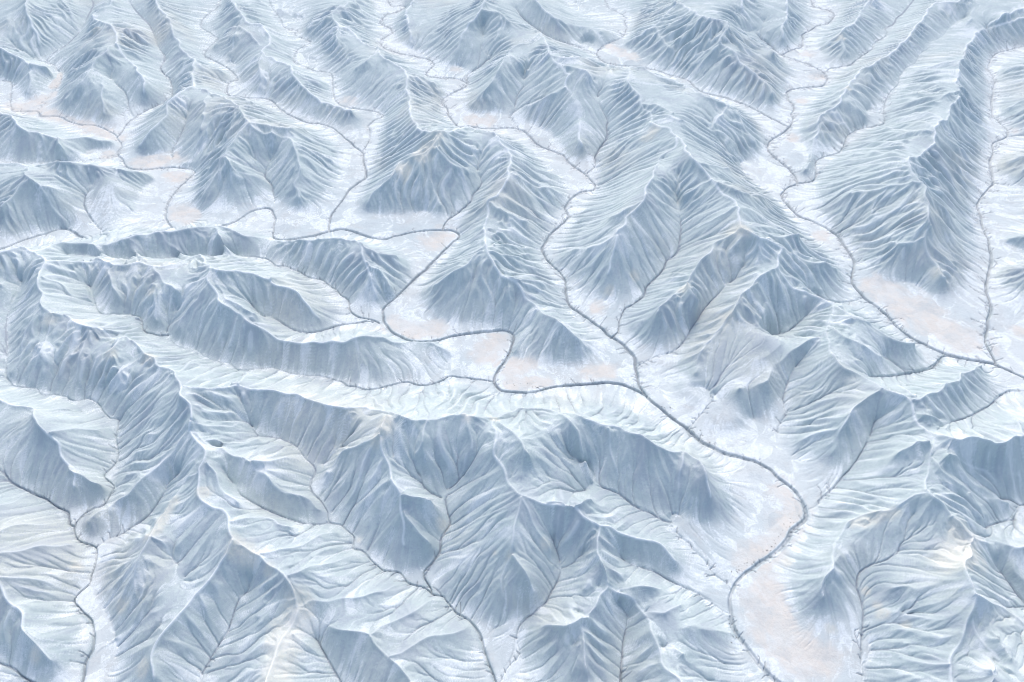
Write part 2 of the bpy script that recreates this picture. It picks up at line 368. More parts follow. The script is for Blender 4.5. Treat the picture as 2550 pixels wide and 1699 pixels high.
R leftcrest G -80,560 60,520 200,500 350,480
R saddleback A 740,170 640,260 560,350 470,440
R fin A 1320,400 1240,480 1200,580
R cone A 1640,190 1600,300 1580,400
R cone A 1810,370 1785,480 1790,600
R tent A 1410,720 1340,800 1300,870
R tent A 1640,740 1610,850 1560,960
R westpeak A 420,-20 480,90 520,180
R tophill A 1760,-30 1800,20 1880,70
R lowridge B 1640,185 1650,230 1640,280
R lowridge B 1720,195 1740,240
# flat valley floors: radius in tile pixels first
F 110 E 620,130 700,80
F 100 E 420,560 420,680 600,720
F 90 E 1060,810 960,880 820,960
F 80 E 1180,1000 1350,1030 1600,1030 1850,1010
F 70 E 1780,560
F 110 E 2200,1080 2280,1180
F 150 F 100,1250 200,1400
F 170 F 420,1440
F 80 I 850,120 930,230
F 110 I 650,330 700,480 500,600 350,750
F 55 I 220,650 120,560
F 190 I 520,1100 700,1300 850,1450
F 80 I 480,900
F 80 I 1210,1350
F 90 H 1130,1260 1150,1450
F 45 H 2300,480
F 100 F 1350,480 1500,620 1700,720 1900,830
F 70 F 950,60
F 110 F 2240,740 2300,900
F 120 F 1560,470 1760,620 1960,760
F 90 F 2240,180
F 60 C 880,380
F 50 C 850,550
F 55 C 800,680
F 70 C 760,1030 800,1120
F 55 C 450,1160 560,1270
F 80 C 2220,1390
F 45 C 1300,810
F 55 B 200,990 100,1130 60,1250
F 50 B 100,1535 400,1545
F 50 B 560,1510
F 45 B 800,510
F 50 B 770,790 900,835 1100,840
F 55 B 1300,910 1400,970
F 60 B 1460,1140 1600,1260
F 35 B 340,320 520,425
F 50 B 2000,420 1870,350
F 35 B 1690,335
F 40 B 300,100
F 40 B 1620,70
F 40 A 110,690 300,780
F 35 A 420,540 360,680
F 45 A 640,910 850,950
F 40 A 640,1065 760,1060
F 45 A 1000,1110 1180,1090
F 50 A 1230,1215
F 80 A 1080,1300 1050,1470 1300,1490
F 40 A 1650,1560
F 55 A 2010,1530 2200,1540
F 35 A 2160,880
F 40 A 2150,460
F 35 A 2060,170
F 22 A 1600,470
F 60 G 590,1000 740,1300 700,1480
F 45 H 600,840
# pinkish clay pans and cream mineral stains: radius in tile pixels first
P 70 A 640,900 720,920
P 50 A 430,530 380,600
P 60 A 330,790 480,840
P 60 A 90,740 250,770
P 70 A 1200,1215 1260,1230
P 90 A 1000,1120 1250,1080
P 90 A 1250,1480 1350,1500
P 60 A 740,1080
P 60 A 560,850 800,960
P 60 A 200,740 420,640
P 110 E 640,110 700,80
P 90 E 360,680 500,740 660,700
P 110 E 1080,800 1000,870
P 100 E 1150,980 1300,940
P 80 E 1160,1080 1400,1080
P 70 E 1700,1000 1850,1000
P 70 E 1760,560
P 170 F 1380,450 1560,560 1750,680 1930,790
P 80 F 950,60
P 70 F 2300,720
P 110 I 700,260 780,420 650,600 420,760
P 190 I 560,1000 720,1250 880,1420
P 60 C 860,380
P 50 C 830,700
P 60 C 950,530
P 60 C 760,960
P 60 C 1450,830
P 50 C 2300,900
P 70 B 1000,840 900,830
P 60 B 2000,400 1850,320
P 60 B 1280,660
P 60 B 60,700
P 50 B 800,480
K 60 B 640,960 560,1060
K 50 B 430,1170
K 45 B 2140,920
K 60 F 390,20
K 45 F 310,625
K 40 F 10,430
K 40 E 310,1330 250,1450
K 35 E 870,1300
K 30 E 1060,1330
K 70 G 1640,640 1700,690
K 35 G 1850,790
K 70 G 2020,1000 2060,1080
K 110 G 2000,1180 1930,1360 1850,1500
K 35 G 1200,340 1020,560
K 40 G 1400,270
K 35 G 1600,680
K 30 G 850,1050
K 35 G 240,1380
K 35 G 520,780
K 40 G 990,1480
K 110 I 1960,600 1930,720
K 40 I 1440,400 1180,480
K 35 I 1390,1100
K 32 I 1530,1180
K 25 I 1340,1040
K 38 I 1020,1210
K 30 I 1260,950
K 25 I 720,745
K 22 H 1060,680
K 24 H 1155,705
K 30 H 1400,620
K 35 H 700,480
K 25 H 120,590
K 25 A 650,200
K 30 D 1050,450
K 30 D 760,870
K 35 D 350,640
K 30 D 1020,900
K 30 E 1840,440
K 30 E 2030,340
K 35 C 1130,610
K 40 C 1080,260
K 40 F 1740,320
"""
HILL_LABEL = {
 'westpeak': 'blue grey peak cut by the top edge at the far left',
 'saddleback': 'twin crested saddle hill above the pink pan, far left',
 'fin': 'narrow fin ridge left of the winding stream near the top edge',
 'tent': 'broad tent shaped hill with three front spurs above the western pink flat',
 'cone': 'cone topped hill with a long tail running right, far left of centre',
 'tophill': 'small pale hill at the top edge between two thin streams',
 'lefthill': 'low ribbed hill at the left edge behind the pink stream flat',
 'band': 'long low banded ridge at the left edge facing the pink clay pan',
 'wedge': 'wedge shaped hill with dark front faces at the left edge above the straight stream',
 'knob': 'small knob ridge beside the uppermost bend of the middle stream',
 'shoulder': 'steep shouldered ridge with a fluted right flank above the stream hairpin',
 'pyramid': 'dark pyramid hill with a cream stain at its top',
 'longspine': 'long narrow spine ending in a nose above the river loops',
 'crown': 'crown of pale crests around a small basin near the top centre',
 'herring': 'herringbone ridge pointing at the viewer beside the feather valley',
 'lowridge': 'low grey ridge behind the stony flat near the top edge',
 'toppeak': 'fluted peak at the top edge left of the winding right stream',
 'backbone': 'zigzag backbone ridge right of the feather valley',
 'herringtwo': 'second herringbone spur ending above the pale fan by the middle stream',
 'slab': 'smooth slab sided hill below the straight right hand fork',
 'summit': 'cream tipped summit with a long stair of spurs to the left',
 'stairridge': 'stepped ridge with a brown front face right of the stair valley',
 'backwall': 'steep wall ridge with dark fluted right flank above the right river',
 'tall': 'tall ridge with a long eastern arm below the right river',
 'eastspur': 'ribbed spur ridge with a dark hollow left flank, lower right',
 'creamtop': 'hill with a broad cream coloured top in the lower right corner',
 'triangle': 'triangular grey hill left of the right river, near the top',
 'comb': 'comb ribbed little ridge at the top edge, first of two',
 'combtwo': 'comb ribbed little ridge at the top edge beside the stream loop',
 'farridge': 'short diagonal ridge above the first right hand stream bend',
 'diagonal': 'long diagonal ridge between the two upper right streams',
 'rampart': 'high rampart ridge with long left ribs at the upper right',
 'fold': 'folded hill ending in a wide clay fan above the right river',
 'farcorner': 'pale slope filling the top right corner',
 'eastslope': 'gently ribbed slope along the right edge beyond the eastern stream',
 'westwall': 'curved wall ridge at the left edge enclosing a deep hollow',
 'basinrim': 'rim of the scalloped hollow left of the almond basin',
 'almond': 'crest wrapping the near side of the almond shaped basin',
 'almondback': 'low back rim of the almond shaped basin',
 'backridge': 'long level ridge with a dark front below the western river',
 'greatspine': 'great left hand spine with a wide buttressed dark front',
 'whiteband': 'long white backed ridge above the central dark gullies, left part',
 'centralspur': 'dark spur between two forking gullies, lower centre left',
 'whitecrest': 'white backed ridge ending at the big river bend, right part',
 'frontcrest': 'pointed front hill with a pale fan shaped face, lower centre',
 'lowcrest': 'low pale crested hill above the bottom edge right of centre',
 'southspine': 'slim bright crest running off the bottom edge right of centre',
 'westcorner': 'hill with a dark pointed front at the left edge above the canyon',
 'whiteflank': 'bright scalloped flank above the lower left brook',
 'highspine': 'high sharp spine with a bright right slope, lower left',
 'creamspur': 'straight spur with a cream stained head at the lower left',
 'fanridge': 'pale fan shaped ridge with cream top at the bottom edge',
 'leftcrest': 'bright ribbed hill in the lower left corner',
}
STREAM_LABEL = {
 'main': 'looping stream bed around the pink pans in the centre',
 'lower': 'wide grey stream bed curving to the bottom right edge',
 'middle': 'long stream bed coming down the middle valley from the top',
 'north': 'stream bed winding up to the top left from the river fork',
 'northeast': 'thin faint stream bed climbing to the top edge left of centre',
 'west': 'stream bed joining the central loops from the left behind the level ridge',
 'westpan': 'stream bed winding left through the pink pans to the left edge',
 'farwest': 'straight thin stream bed running off the left edge',
 'right': 'main right hand stream bed flowing to the right edge',
 'rightfork': 'straight fork joining the right stream from the upper left',
 'eastern': 'feathered stream bed near the right edge',
 'canyon': 'winding stream bed at the lower left edge of the picture',
 'canyonwest': 'side gully entering the lower left stream from the left edge',
 'brook': 'brook running down to the bottom edge left of centre',
 'longwest': 'thin stream bed along the foot of the white backed ridge',
 'islet': 'upper of two gullies that drain the almond basin',
 'isletarm': 'lower of two gullies that drain the almond basin',
 'leaf': 'crooked gully climbing right from the middle stream',
 'feather': 'gully of the feather valley between herringbone spurs',
 'bend': 'stream bed climbing to the upper right under the rampart ridge',
 'long': 'narrow stream bed climbing right above the long diagonal ridge',
 'fork': 'forked gully joining the bottom brook from above',
 'gap': 'short side gully meeting the big bend of the lower river',
 'footb': 'upper of two braided gullies at the foot of the wall ridge',
 'footc': 'lower of two braided gullies at the foot of the wall ridge',
 'pyramid': 'gully to the right of the dark pyramid hill',
 'notch': 'gully running off the bottom edge left of the slim bright crest',
 'comb': 'gully joining the right stream below the comb ridges',
 'bowl': 'gully draining the crowned basin near the top',
 'edge': 'gully at the right edge below the braided gullies',
 'side': 'gully entering from the right edge below the right stream',
 'easternarm': 'short arm joining the eastern stream from the right edge',
 'corner': 'gully cutting the lower left corner',
 'bowlwest': 'gully in the scalloped hollow at the left',
 'finvalley': 'gully behind the tent shaped hill at the upper left',
}
# ---------------------------------------------------------------- survey points -> ground coordinates
IW, IH = 2550.0, 1699.0
FPX = IW * LENS / 36.0
SP, CP = math.sin(PITCH), math.cos(PITCH)
TK = 850.0 / 2354.0
TILE = {k: ((i % 3) * 850.0, (i // 3) * 566.0) for i, k in enumerate("ABCDEFGHI")}
rng = np.random.default_rng(7)
random.seed(7)

def ground(sx, sy, z):
    """the place at height z that lies in the direction of a survey sight"""
    a = (sx - IW / 2) / FPX
    b = (sy - IH / 2) / FPX
    t = (HGT - z) / (SP + b * CP)
    return a * t, (CP - b * SP) * t

def parse(txt):
    out = []
    for ln in txt.splitlines():
        ln = ln.strip()
        if not ln or ln[0] == '#':
            continue
        tk = ln.split()
        tile, pts = None, []
        for w in tk[2:]:
            if w in TILE:
                tile = TILE[w]
            else:
                x, y = w.split(',')
                pts.append((tile[0] + float(x) * TK, tile[1] + float(y) * TK))
        out.append((tk[0], tk[1], np.array(pts)))
    return out

def spline(p, step):
    """centripetal-ish Catmull-Rom through p, about one sample per step"""
    if len(p) < 2:
        return p.copy()
    q = np.vstack([2 * p[0] - p[1], p, 2 * p[-1] - p[-2]])
    o = []
    for i in range(1, len(q) - 2):
        a, b, c, d = q[i - 1:i + 3]
        n = max(2, int(np.hypot(*(c - b)) / step))
        t = (np.arange(n) / n)[:, None]
        m1 = (c - a) * 0.42
        m2 = (d - b) * 0.42
        l = np.hypot(*(c - b))
        m1 *= min(1, l / (np.hypot(*m1) + 1e-9))
        m2 *= min(1, l / (np.hypot(*m2) + 1e-9))
        o.append((2*t**3-3*t**2+1)*b + (t**3-2*t**2+t)*m1 + (-2*t**3+3*t**2)*c + (t**3-t**2)*m2)
    o.append(p[-1:])
    return np.vstack(o)

def smooth1(a, k):
    if len(a) < 3:
        return a
    for _ in range(k):
        b = a.copy()
        b[1:-1] = 0.25 * a[:-2] + 0.5 * a[1:-1] + 0.25 * a[2:]
        a = b
    return a

LEVEL = set('hidden canyon longwest bowlwest brook almond bend long islet easternarm easternlow edge edgelow corner canyonwest canyonside below foota footb footc finvalley westgap ledge side'.split())
LINES = parse(TRACE)
chan, ridge, flat, stain, gully = [], [], [], [], []
for kind, key, p in LINES:
    if kind in 'MT':
        s = spline(p, 5.0)
        if kind == 'T' and key not in LEVEL and len(s) > 24:      # the head of a side valley is a steep gully
            k = int(len(s) * 0.72)
            gully.append([key, s[k:]])
            s = s[:k + 1]
        chan.append([kind, key, s])
    elif kind == 'G':
        gully.append([key, spline(p, 5.0)])
    elif kind == 'R':
        ridge.append([key, spline(p, 5.0)])
    elif kind in 'PK':
        stain.append((kind, float(key) * TK, spline(p, 10.0) if len(p) > 1 else p))
    else:
        flat.append([float(key) * TK, spline(p, 12.0) if len(p) > 1 else p])

# channels: nearly level rivers, side streams that climb towards their heads
CLIMB = {'longwest': 2.5, 'bowlwest': 1.2, 'canyon': 5.0, 'brook': 4.5, 'islet': 3.5, 'isletarm': 3.0, 'hidden': 1.5, 'valley': 6.0, 'bend': 5.0, 'long': 4.0, 'brooklong': 5.0}
CH = []                                    # kind, key, xyz
def near_z(x, y, maxd):
    best, z = maxd, None
    for _, _, q in CH:
        d = np.hypot(q[:, 0] - x, q[:, 1] - y)
        i = int(d.argmin())
        if d[i] < best:
            best, z = d[i], q[i, 2]
    return z
for kind, key, s in chan:
    z = np.zeros(len(s))
    x, y = ground(s[0, 0], s[0, 1], 0.0)
    z0 = near_z(x, y, 6.0) or 0.0
    for _ in range(4):
        x, y = ground(s[:, 0], s[:, 1], z)
        d = np.concatenate([[0], np.cumsum(np.hypot(np.diff(x), np.diff(y)))])
        L = d[-1] + 1e-6
        z = z0 + (np.minimum(0.008 * d, 1.5) if kind == 'M' else min(0.20 * L, CLIMB.get(key, 7.0)) * (d / L) ** 1.6)
    x, y = ground(s[:, 0], s[:, 1], z)
    CH.append((kind, key, np.stack([x, y, z], 1)))

allch = np.vstack([q for _, _, q in CH])
kt = KDTree(len(allch))
for i, (a, b, c) in enumerate(allch):
    kt.insert((a, b, 0), i)
kt.balance()

def base_at(x, y):
    co, i, d = kt.find((float(x), float(y), 0))
    return d, allch[i, 2]

FL = []                                    # flats: x, y, z, radius
for r, s in flat:
    for sx, sy in s:
        x, y = ground(sx, sy, 0.0)
        x1, _ = ground(sx + r, sy, 0.0)
        d, z = base_at(x, y)
        FL.append((x, y, min(z, 1.5) + 0.03 * d, abs(x1 - x)))
FL = np.array(FL)

def steep(y):
    return np.interp(y, [0, 60, 130, 220, 300, 400], [0.70, 0.68, 0.60, 0.49, 0.44, 0.42])

RG, GL, RS, GS = [], [], [], []
for key, s in ridge + gully:
    isg = any(s is g[1] for g in gully)
    z = np.full(len(s), 4.0)
    for it in range(10):
        x, y = ground(s[:, 0], s[:, 1], z)
        zn = np.empty(len(s))
        for i in range(len(s)):
            d, zb = base_at(x[i], y[i])
            df = np.hypot(FL[:, 0] - x[i], FL[:, 1] - y[i]) - FL[:, 3]
            k = int(df.argmin())
            h1 = zb + steep(y[i]) * d
            h2 = FL[k, 2] + 1.15 * steep(y[i]) * max(df[k], 0.0)
            zn[i] = min(h1, h2)
        zn = 30.0 * np.tanh(zn / 30.0) * (0.80 if isg else 1.0)
        zn = smooth1(zn, 24)
        z = 0.5 * z + 0.5 * zn
    x, y = ground(s[:, 0], s[:, 1], z)
    (GL if isg else RG).append((key, np.stack([x, y, z], 1)))
    (GS if isg else RS).append(s)
# spurs leave their crest at the crest's height and never rise above it on the way down
def crest_z(q, end, upto, reach):
    best, bz = reach, None
    for k2, q2 in RG[:upto]:
        d = np.hypot(q2[:, 0] - q[end, 0], q2[:, 1] - q[end, 1])
        i = int(d.argmin())
        if d[i] < best:
            best, bz = d[i], q2[i, 2]
    return bz
def run(q):
    return np.concatenate([[0], np.cumsum(np.hypot(np.diff(q[:, 0]), np.diff(q[:, 1])))])
for n in range(1, len(RG)):
    key, q = RG[n]
    ends = [crest_z(q, 0, n, 4.5), crest_z(q, -1, n, 4.5)]
    for end, bz in zip((0, -1), ends):
        if bz is not None:
            dd = run(q)
            if end:
                dd = dd[-1] - dd
            q[:, 2] += (bz - q[end, 2]) * np.clip(1 - dd / 9.0, 0, 1)
    if ends[0] is not None and ends[1] is None and key in ('greatspine', 'westwall', 'highspine', 'fanridge', 'whiteflank', 'leftcrest', 'westcorner') and key in [k for k, _ in RG[:n]]:
        dd = run(q)
        q[:, 2] = smooth1(np.minimum(q[:, 2], q[0, 2] * (1 - 0.35 * dd / (dd[-1] + 1e-6))), 4)
    q[:, 0], q[:, 1] = ground(RS[n][:, 0], RS[n][:, 1], q[:, 2])
for n, (key, q) in enumerate(GL):
    bz = crest_z(q, -1, len(RG), 9.0)
    if bz is not None:
        q[:, 2] = np.minimum(q[:, 2], max(bz * 0.9, q[0, 2]))
    q[:, 2] = smooth1(np.maximum.accumulate(q[:, 2]), 3)
    q[:, 0], q[:, 1] = ground(GS[n][:, 0], GS[n][:, 1], q[:, 2])
    if len(q) > 6:
        GL[n] = (key, q[:int(len(q) * 0.74)])

# ---------------------------------------------------------------- ground grid (finer near, coarser far and out of the way)
def axis(n_in, lo, hi, n_out, grow, n_out2=None):
    step = (hi - lo) / n_in
    a = lo + step * np.arange(n_in + 1)
    k = np.arange(1, n_out + 1)
    ext = step * (grow ** k - 1) / (grow - 1) * grow
    return np.concatenate([(lo - ext)[::-1], a, hi + ext])
NI, NJ = int(1170 * Q), int(1090 * Q)
U = axis(NI, -0.80, 0.80, int(30), 1.17) 
_w = np.linspace(1.32, 0.82, 400) ; _c = np.concatenate([[0], np.cumsum(_w)]); _c /= _c[-1]
sy_in = np.interp(np.linspace(0, 1, NJ), _c, np.linspace(-75, 1790, 401))
b_in = (sy_in - IH / 2) / FPX
Yin = (CP - b_in * SP) / (SP + b_in * CP) * HGT          # far to near
k = np.arange(1, 31)
st = Yin[0] - Yin[1]
Yfar = Yin[0] + st * (1.19 ** k - 1) / 0.19 * 1.19
st = Yin[-2] - Yin[-1]
k = np.arange(1, 26)
Ynear = Yin[-1] - st * (1.22 ** k - 1) / 0.22 * 1.22
Yr = np.concatenate([Yfar[::-1], Yin, Ynear])
def wide(y):
    d = y * CP + HGT * SP
    return np.maximum(d, 70.0 + 0 * d)
S = wide(Yr)
X = (U[None, :] * S[:, None]).astype(np.float32)
Y = np.repeat(Yr[:, None], len(U), 1).astype(np.float32)
NR, NC = X.shape
print("grid", NR, NC, NR * NC * 2, "tris")
Yasc, Jasc = Yr[::-1].copy(), np.arange(NR)[::-1].astype(float)
def to_ij(x, y):
    j = np.interp(y, Yasc, Jasc)
    i = np.interp(x / wide(y), U, np.arange(NC))
    return i, j
dU = np.gradient(U)
dS = np.gradient(S)
dY = np.gradient(Yr)
CELL = (np.abs(dU)[None, :] * S[:, None]).astype(np.float32)     # cell width in metres
IDX = (1.0 / (dU[None, :] * S[:, None])).astype(np.float32)
SH = (U[None, :] * dS[:, None]).astype(np.float32)
IDY = (1.0 / dY)[:, None].astype(np.float32)
def grad(h):
    gi = np.empty_like(h); gj = np.empty_like(h)
    gi[:, 1:-1] = 0.5 * (h[:, 2:] - h[:, :-2]); gi[:, 0] = h[:, 1] - h[:, 0]; gi[:, -1] = h[:, -1] - h[:, -2]
    gj[1:-1] = 0.5 * (h[2:] - h[:-2]); gj[0] = h[1] - h[0]; gj[-1] = h[-1] - h[-2]
    gx = gi * IDX
    return gx, (gj - gx * SH) * IDY
def box(a, r, ax):
    if r < 1:
        return a
    p = np.concatenate([np.repeat(np.take(a, [0], ax), r + 1, ax), a, np.repeat(np.take(a, [-1], ax), r, ax)], ax)
    c = np.cumsum(p, ax, dtype=np.float64)
    n = a.shape[ax]
    hi = np.take(c, np.arange(2 * r + 1, 2 * r + 1 + n), ax)
    lo = np.take(c, np.arange(0, n), ax)
    return ((hi - lo) / (2 * r + 1)).astype(np.float32)
def blur(a, r, n=2):
    for _ in range(n):
        a = box(box(a, r, 0), r, 1)
    return a
def sstep(a, lo, hi):
    t = np.clip((a - lo) / (hi - lo), 0, 1)
    return t * t * (3 - 2 * t)

# smooth value noise on world coordinates
def hash2(ix, iy, s):
    n = ix.astype(np.uint32) * np.uint32(374761393) + iy.astype(np.uint32) * np.uint32(668265263) + np.uint32((s * 982451653) & 0xffffffff)
    n ^= n >> np.uint32(13)
    n *= np.uint32(1274126177)
    n ^= n >> np.uint32(16)
    return (n & np.uint32(0xffffff)).astype(np.float32) * np.float32(1 / 0xffffff)
def vnoise(x, y, lam, s):
    px, py = x / lam, y / lam
    ix, iy = np.floor(px), np.floor(py)
    fx, fy = (px - ix).astype(np.float32), (py - iy).astype(np.float32)
    fx = fx * fx * fx * (fx * (fx * 6 - 15) + 10); fy = fy * fy * fy * (fy * (fy * 6 - 15) + 10)
    ix, iy = ix.astype(np.int32), iy.astype(np.int32)
    a, b = hash2(ix, iy, s), hash2(ix + 1, iy, s)
    c, d = hash2(ix, iy + 1, s), hash2(ix + 1, iy + 1, s)
    return (a + (b - a) * fx) * (1 - fy) + (c + (d - c) * fx) * fy

# lines stamped on the grid: distance in metres (or in cells) and the value along the line
def stamp(segs, R, dist, val=None, cells=False, extra=None):
    """segs: list of (x0,y0,v0,x1,y1,v1,e); R reach"""
    for x0, y0, v0, x1, y1, v1, e in segs:
        r = R
        i0, j0 = to_ij(x0, y0); i1, j1 = to_ij(x1, y1)
        if cells:
            ri = rj = r
        else:
            jm = int(min(max(j0, 0), NR - 1)); im = int(min(max(i0, 0), NC - 1))
            ri = r / max(CELL[jm, im], 1e-3) + 1; rj = r / max(abs(dY[jm]), 1e-3) + 1
            ri *= 1.15; rj *= 1.15
        a, b = int(max(min(i0, i1) - ri, 0)), int(min(max(i0, i1) + ri + 2, NC))
        c, d = int(max(min(j0, j1) - rj, 0)), int(min(max(j0, j1) + rj + 2, NR))
        if a >= b or c >= d:
            continue
        if cells:
            gx, gy = np.meshgrid(np.arange(a, b, dtype=np.float32), np.arange(c, d, dtype=np.float32))
            ax, ay, bx, by = i0, j0, i1, j1
        else:
            gx, gy = X[c:d, a:b], Y[c:d, a:b]
            ax, ay, bx, by = x0, y0, x1, y1
        ex, ey = bx - ax, by - ay
        t = np.clip(((gx - ax) * ex + (gy - ay) * ey) / (ex * ex + ey * ey + 1e-9), 0, 1)
        dd = np.hypot(gx - ax - t * ex, gy - ay - t * ey)
        if e:
            dd = dd / e
        w = dist[c:d, a:b]
        m = dd < w
        w[m] = dd[m]
        if val is not None:
            val[c:d, a:b][m] = (v0 + (v1 - v0) * t)[m]
        if extra is not None:
            extra[0][c:d, a:b][m] = extra[1]

def segs_of(q, e=0.0, v=None):
    v = q[:, 2] if v is None else v
    return [(q[i, 0], q[i, 1], v[i], q[i + 1, 0], q[i + 1, 1], v[i + 1], e) for i in range(len(q) - 1)]

# distance to the nearest channel and its level, on a thinned grid
def up(a, js, is_):
    t = np.empty((len(js), NC), np.float32)
    for n in range(len(js)):
        t[n] = np.interp(np.arange(NC), is_, a[n])
    lo = np.clip(np.searchsorted(js, np.arange(NR), 'right') - 1, 0, len(js) - 2)
    f = ((np.arange(NR) - js[lo]) / (js[lo + 1] - js[lo]))[:, None].astype(np.float32)
    return t[lo] * (1 - f) + t[lo + 1] * f
js = np.unique(np.concatenate([np.arange(0, NR, 5), [NR - 1]])); is_ = np.unique(np.concatenate([np.arange(0, NC, 5), [NC - 1]]))
kinds = np.concatenate([np.full(len(q), 1.0 if k == 'M' else 0.0) for k, _, q in CH])
wsum = [np.zeros((len(js), len(is_)), np.float32) for _ in range(3)]
for a, j in enumerate(js):
    for b, i in enumerate(is_):
        co, n, d = kt.find((float(X[j, i]), float(Y[j, i]), 0))
        wsum[0][a, b] = d; wsum[1][a, b] = allch[n, 2]; wsum[2][a, b] = kinds[n]
DCH = up(wsum[0], js, is_)
ZCH = blur(up(wsum[1], js, is_), 8)
MAINW = blur(up(wsum[2], js, is_), 12)


# slopes are hollow: gentle at the foot, steep under the crest
FARK = np.interp(Y, [60, 120, 220, 320], [1.0, 0.85, 0.5, 0.42]).astype(np.float32)
KT = ((0.8 + 3.4 * MAINW) * FARK).astype(np.float32)
RIDGES, GULLIES = [], []
for ng, (key, q) in enumerate(RG + GL):
    s_ = np.concatenate([[0], np.cumsum(np.hypot(np.diff(q[:, 0]), np.diff(q[:, 1])))])
    n_ = max(2, int(s_[-1] / 0.45))
    t_ = np.linspace(0, s_[-1], n_)
    q = np.stack([np.interp(t_, s_, q[:, c]) for c in range(3)], 1)
    w_ = np.stack([smooth1(rng.normal(0, 1, n_), 10), smooth1(rng.normal(0, 1, n_), 10)], 1)
    env = np.minimum(1, np.minimum(t_, s_[-1] - t_) / 2.0)[:, None]
    q[:, :2] += w_ * 0.75 * env
    q[:, 2] += smooth1(rng.normal(0, 1, n_), 14) * 0.6 * env[:, 0] * np.clip(q[:, 2] / 4, 0, 1)
    ri_, rj_ = to_ij(q[:, 0], q[:, 1])
    a_ = np.clip(rj_ + .5, 0, NR - 1).astype(int); b_ = np.clip(ri_ + .5, 0, NC - 1).astype(int)
    zc, kk = ZCH[a_, b_], KT[a_, b_]
    t = np.maximum(q[:, 2] - zc, 0.02)
    q2 = q.copy()
    q2[:, 2] = zc + 0.5 * (t + np.sqrt(t * t + 4 * t * kk))
    (RIDGES if ng < len(RG) else GULLIES).append((key, q, q2))

# ---------------------------------------------------------------- skeleton surface: crests and channels joined by straight slopes
dist = np.full((NR, NC), 1.2, np.float32)
val = np.zeros((NR, NC), np.float32)
for key, _, q in RIDGES:
    stamp(segs_of(q), 1.2, dist, val, True)
fixed = dist < 0.9
dist = np.full((NR, NC), 1.2, np.float32)
val2 = np.zeros((NR, NC), np.float32)
for kind, key, q in CH + [('G', a, c) for a, _, c in GULLIES]:
    stamp(segs_of(q), 1.2, dist, val2, True)
cm = dist < 0.9
val[cm] = val2[cm]
fixed |= cm
for x, y, z, r in FL:
    jm = int(np.clip(to_ij(x, y)[1], 0, NR - 1))
    i0, j0 = to_ij(x, y)
    ri, rj = r / CELL[jm, NC // 2] + 2, r / abs(dY[jm]) + 2
    a, b, c, d = int(max(i0 - ri, 0)), int(min(i0 + ri, NC)), int(max(j0 - rj, 0)), int(min(j0 + rj, NR))
    if a >= b or c >= d:
        continue
    m = (np.hypot(X[c:d, a:b] - x, Y[c:d, a:b] - y) < r) & ~fixed[c:d, a:b]
    val[c:d, a:b][m] = (np.minimum(ZCH, 1.5) + 0.03 * np.minimum(DCH, 14))[c:d, a:b][m]
    fixed[c:d, a:b] |= m

def relax(val, fixed, its, h=None):
    nr, nc = val.shape
    if min(nr, nc) > 24:
        pr, pc = nr + nr % 2, nc + nc % 2
        f = np.zeros((pr, pc), np.float32); v = np.zeros((pr, pc), np.float32)
        f[:nr, :nc] = fixed; v[:nr, :nc] = val * fixed
        fs = f.reshape(pr // 2, 2, pc // 2, 2).sum((1, 3)); vs = v.reshape(pr // 2, 2, pc // 2, 2).sum((1, 3))
        cf = fs > 0
        cv = np.where(cf, vs / np.maximum(fs, 1), 0).astype(np.float32)
        ch = relax(cv, cf, min(its * 2, 240))
        h = np.repeat(np.repeat(ch, 2, 0), 2, 1)[:nr, :nc].copy()
        h = blur(h, 1, 1)
    else:
        h = np.full((nr, nc), val[fixed].mean() if fixed.any() else 0, np.float32)
    h[fixed] = val[fixed]
    p = np.pad(h, 1, mode='edge')
    fv = val[fixed]
    for _ in range(its):
        q = 0.25 * (p[:-2, 1:-1] + p[2:, 1:-1] + p[1:-1, :-2] + p[1:-1, 2:])
        q[fixed] = fv
        p[1:-1, 1:-1] = q
        p[0] = p[1]; p[-1] = p[-2]; p[:, 0] = p[:, 1]; p[:, -1] = p[:, -2]
    return p[1:-1, 1:-1].copy()
h = relax(val, fixed, 40)
h = 0.5 * h + 0.5 * blur(h, 1, 1)

# hills beyond the survey
inside = sstep(X / np.maximum(Y * CP + HGT * SP, 1), -1.05, -0.82) * sstep(-X / np.maximum(Y * CP + HGT * SP, 1), -1.05, -0.82) * sstep(-Y, -Yin[0] - 45, -Yin[0] - 2) * sstep(Y, Yin[-1] - 25, Yin[-1])
wx = X + 14 * vnoise(X, Y, 40, 3); wy = Y + 14 * vnoise(X, Y, 40, 4)
far = sum((1 - np.abs(2 * vnoise(wx, wy, l, 20 + n) - 1)) ** 1.3 * l * 0.26 for n, l in enumerate((60, 27, 13)))
h = h * inside + (far - 3.0) * (1 - inside) 
ZCH *= inside

# soft toe: slopes ease into the floor
rel = np.maximum(h - ZCH, 0)
h = np.where(h > ZCH, ZCH + rel * rel / (rel + KT), h).astype(np.float32)
# crest distance
DCR = np.full((NR, NC), 9.0, np.float32)
DCM = np.full((NR, NC), 9.0, np.float32)
seen = set()
for key, q, _ in RIDGES:
    stamp(segs_of(q), 2.2, DCR)
    if key not in seen:
        stamp(segs_of(q), 1.2, DCM)
    seen.add(key)

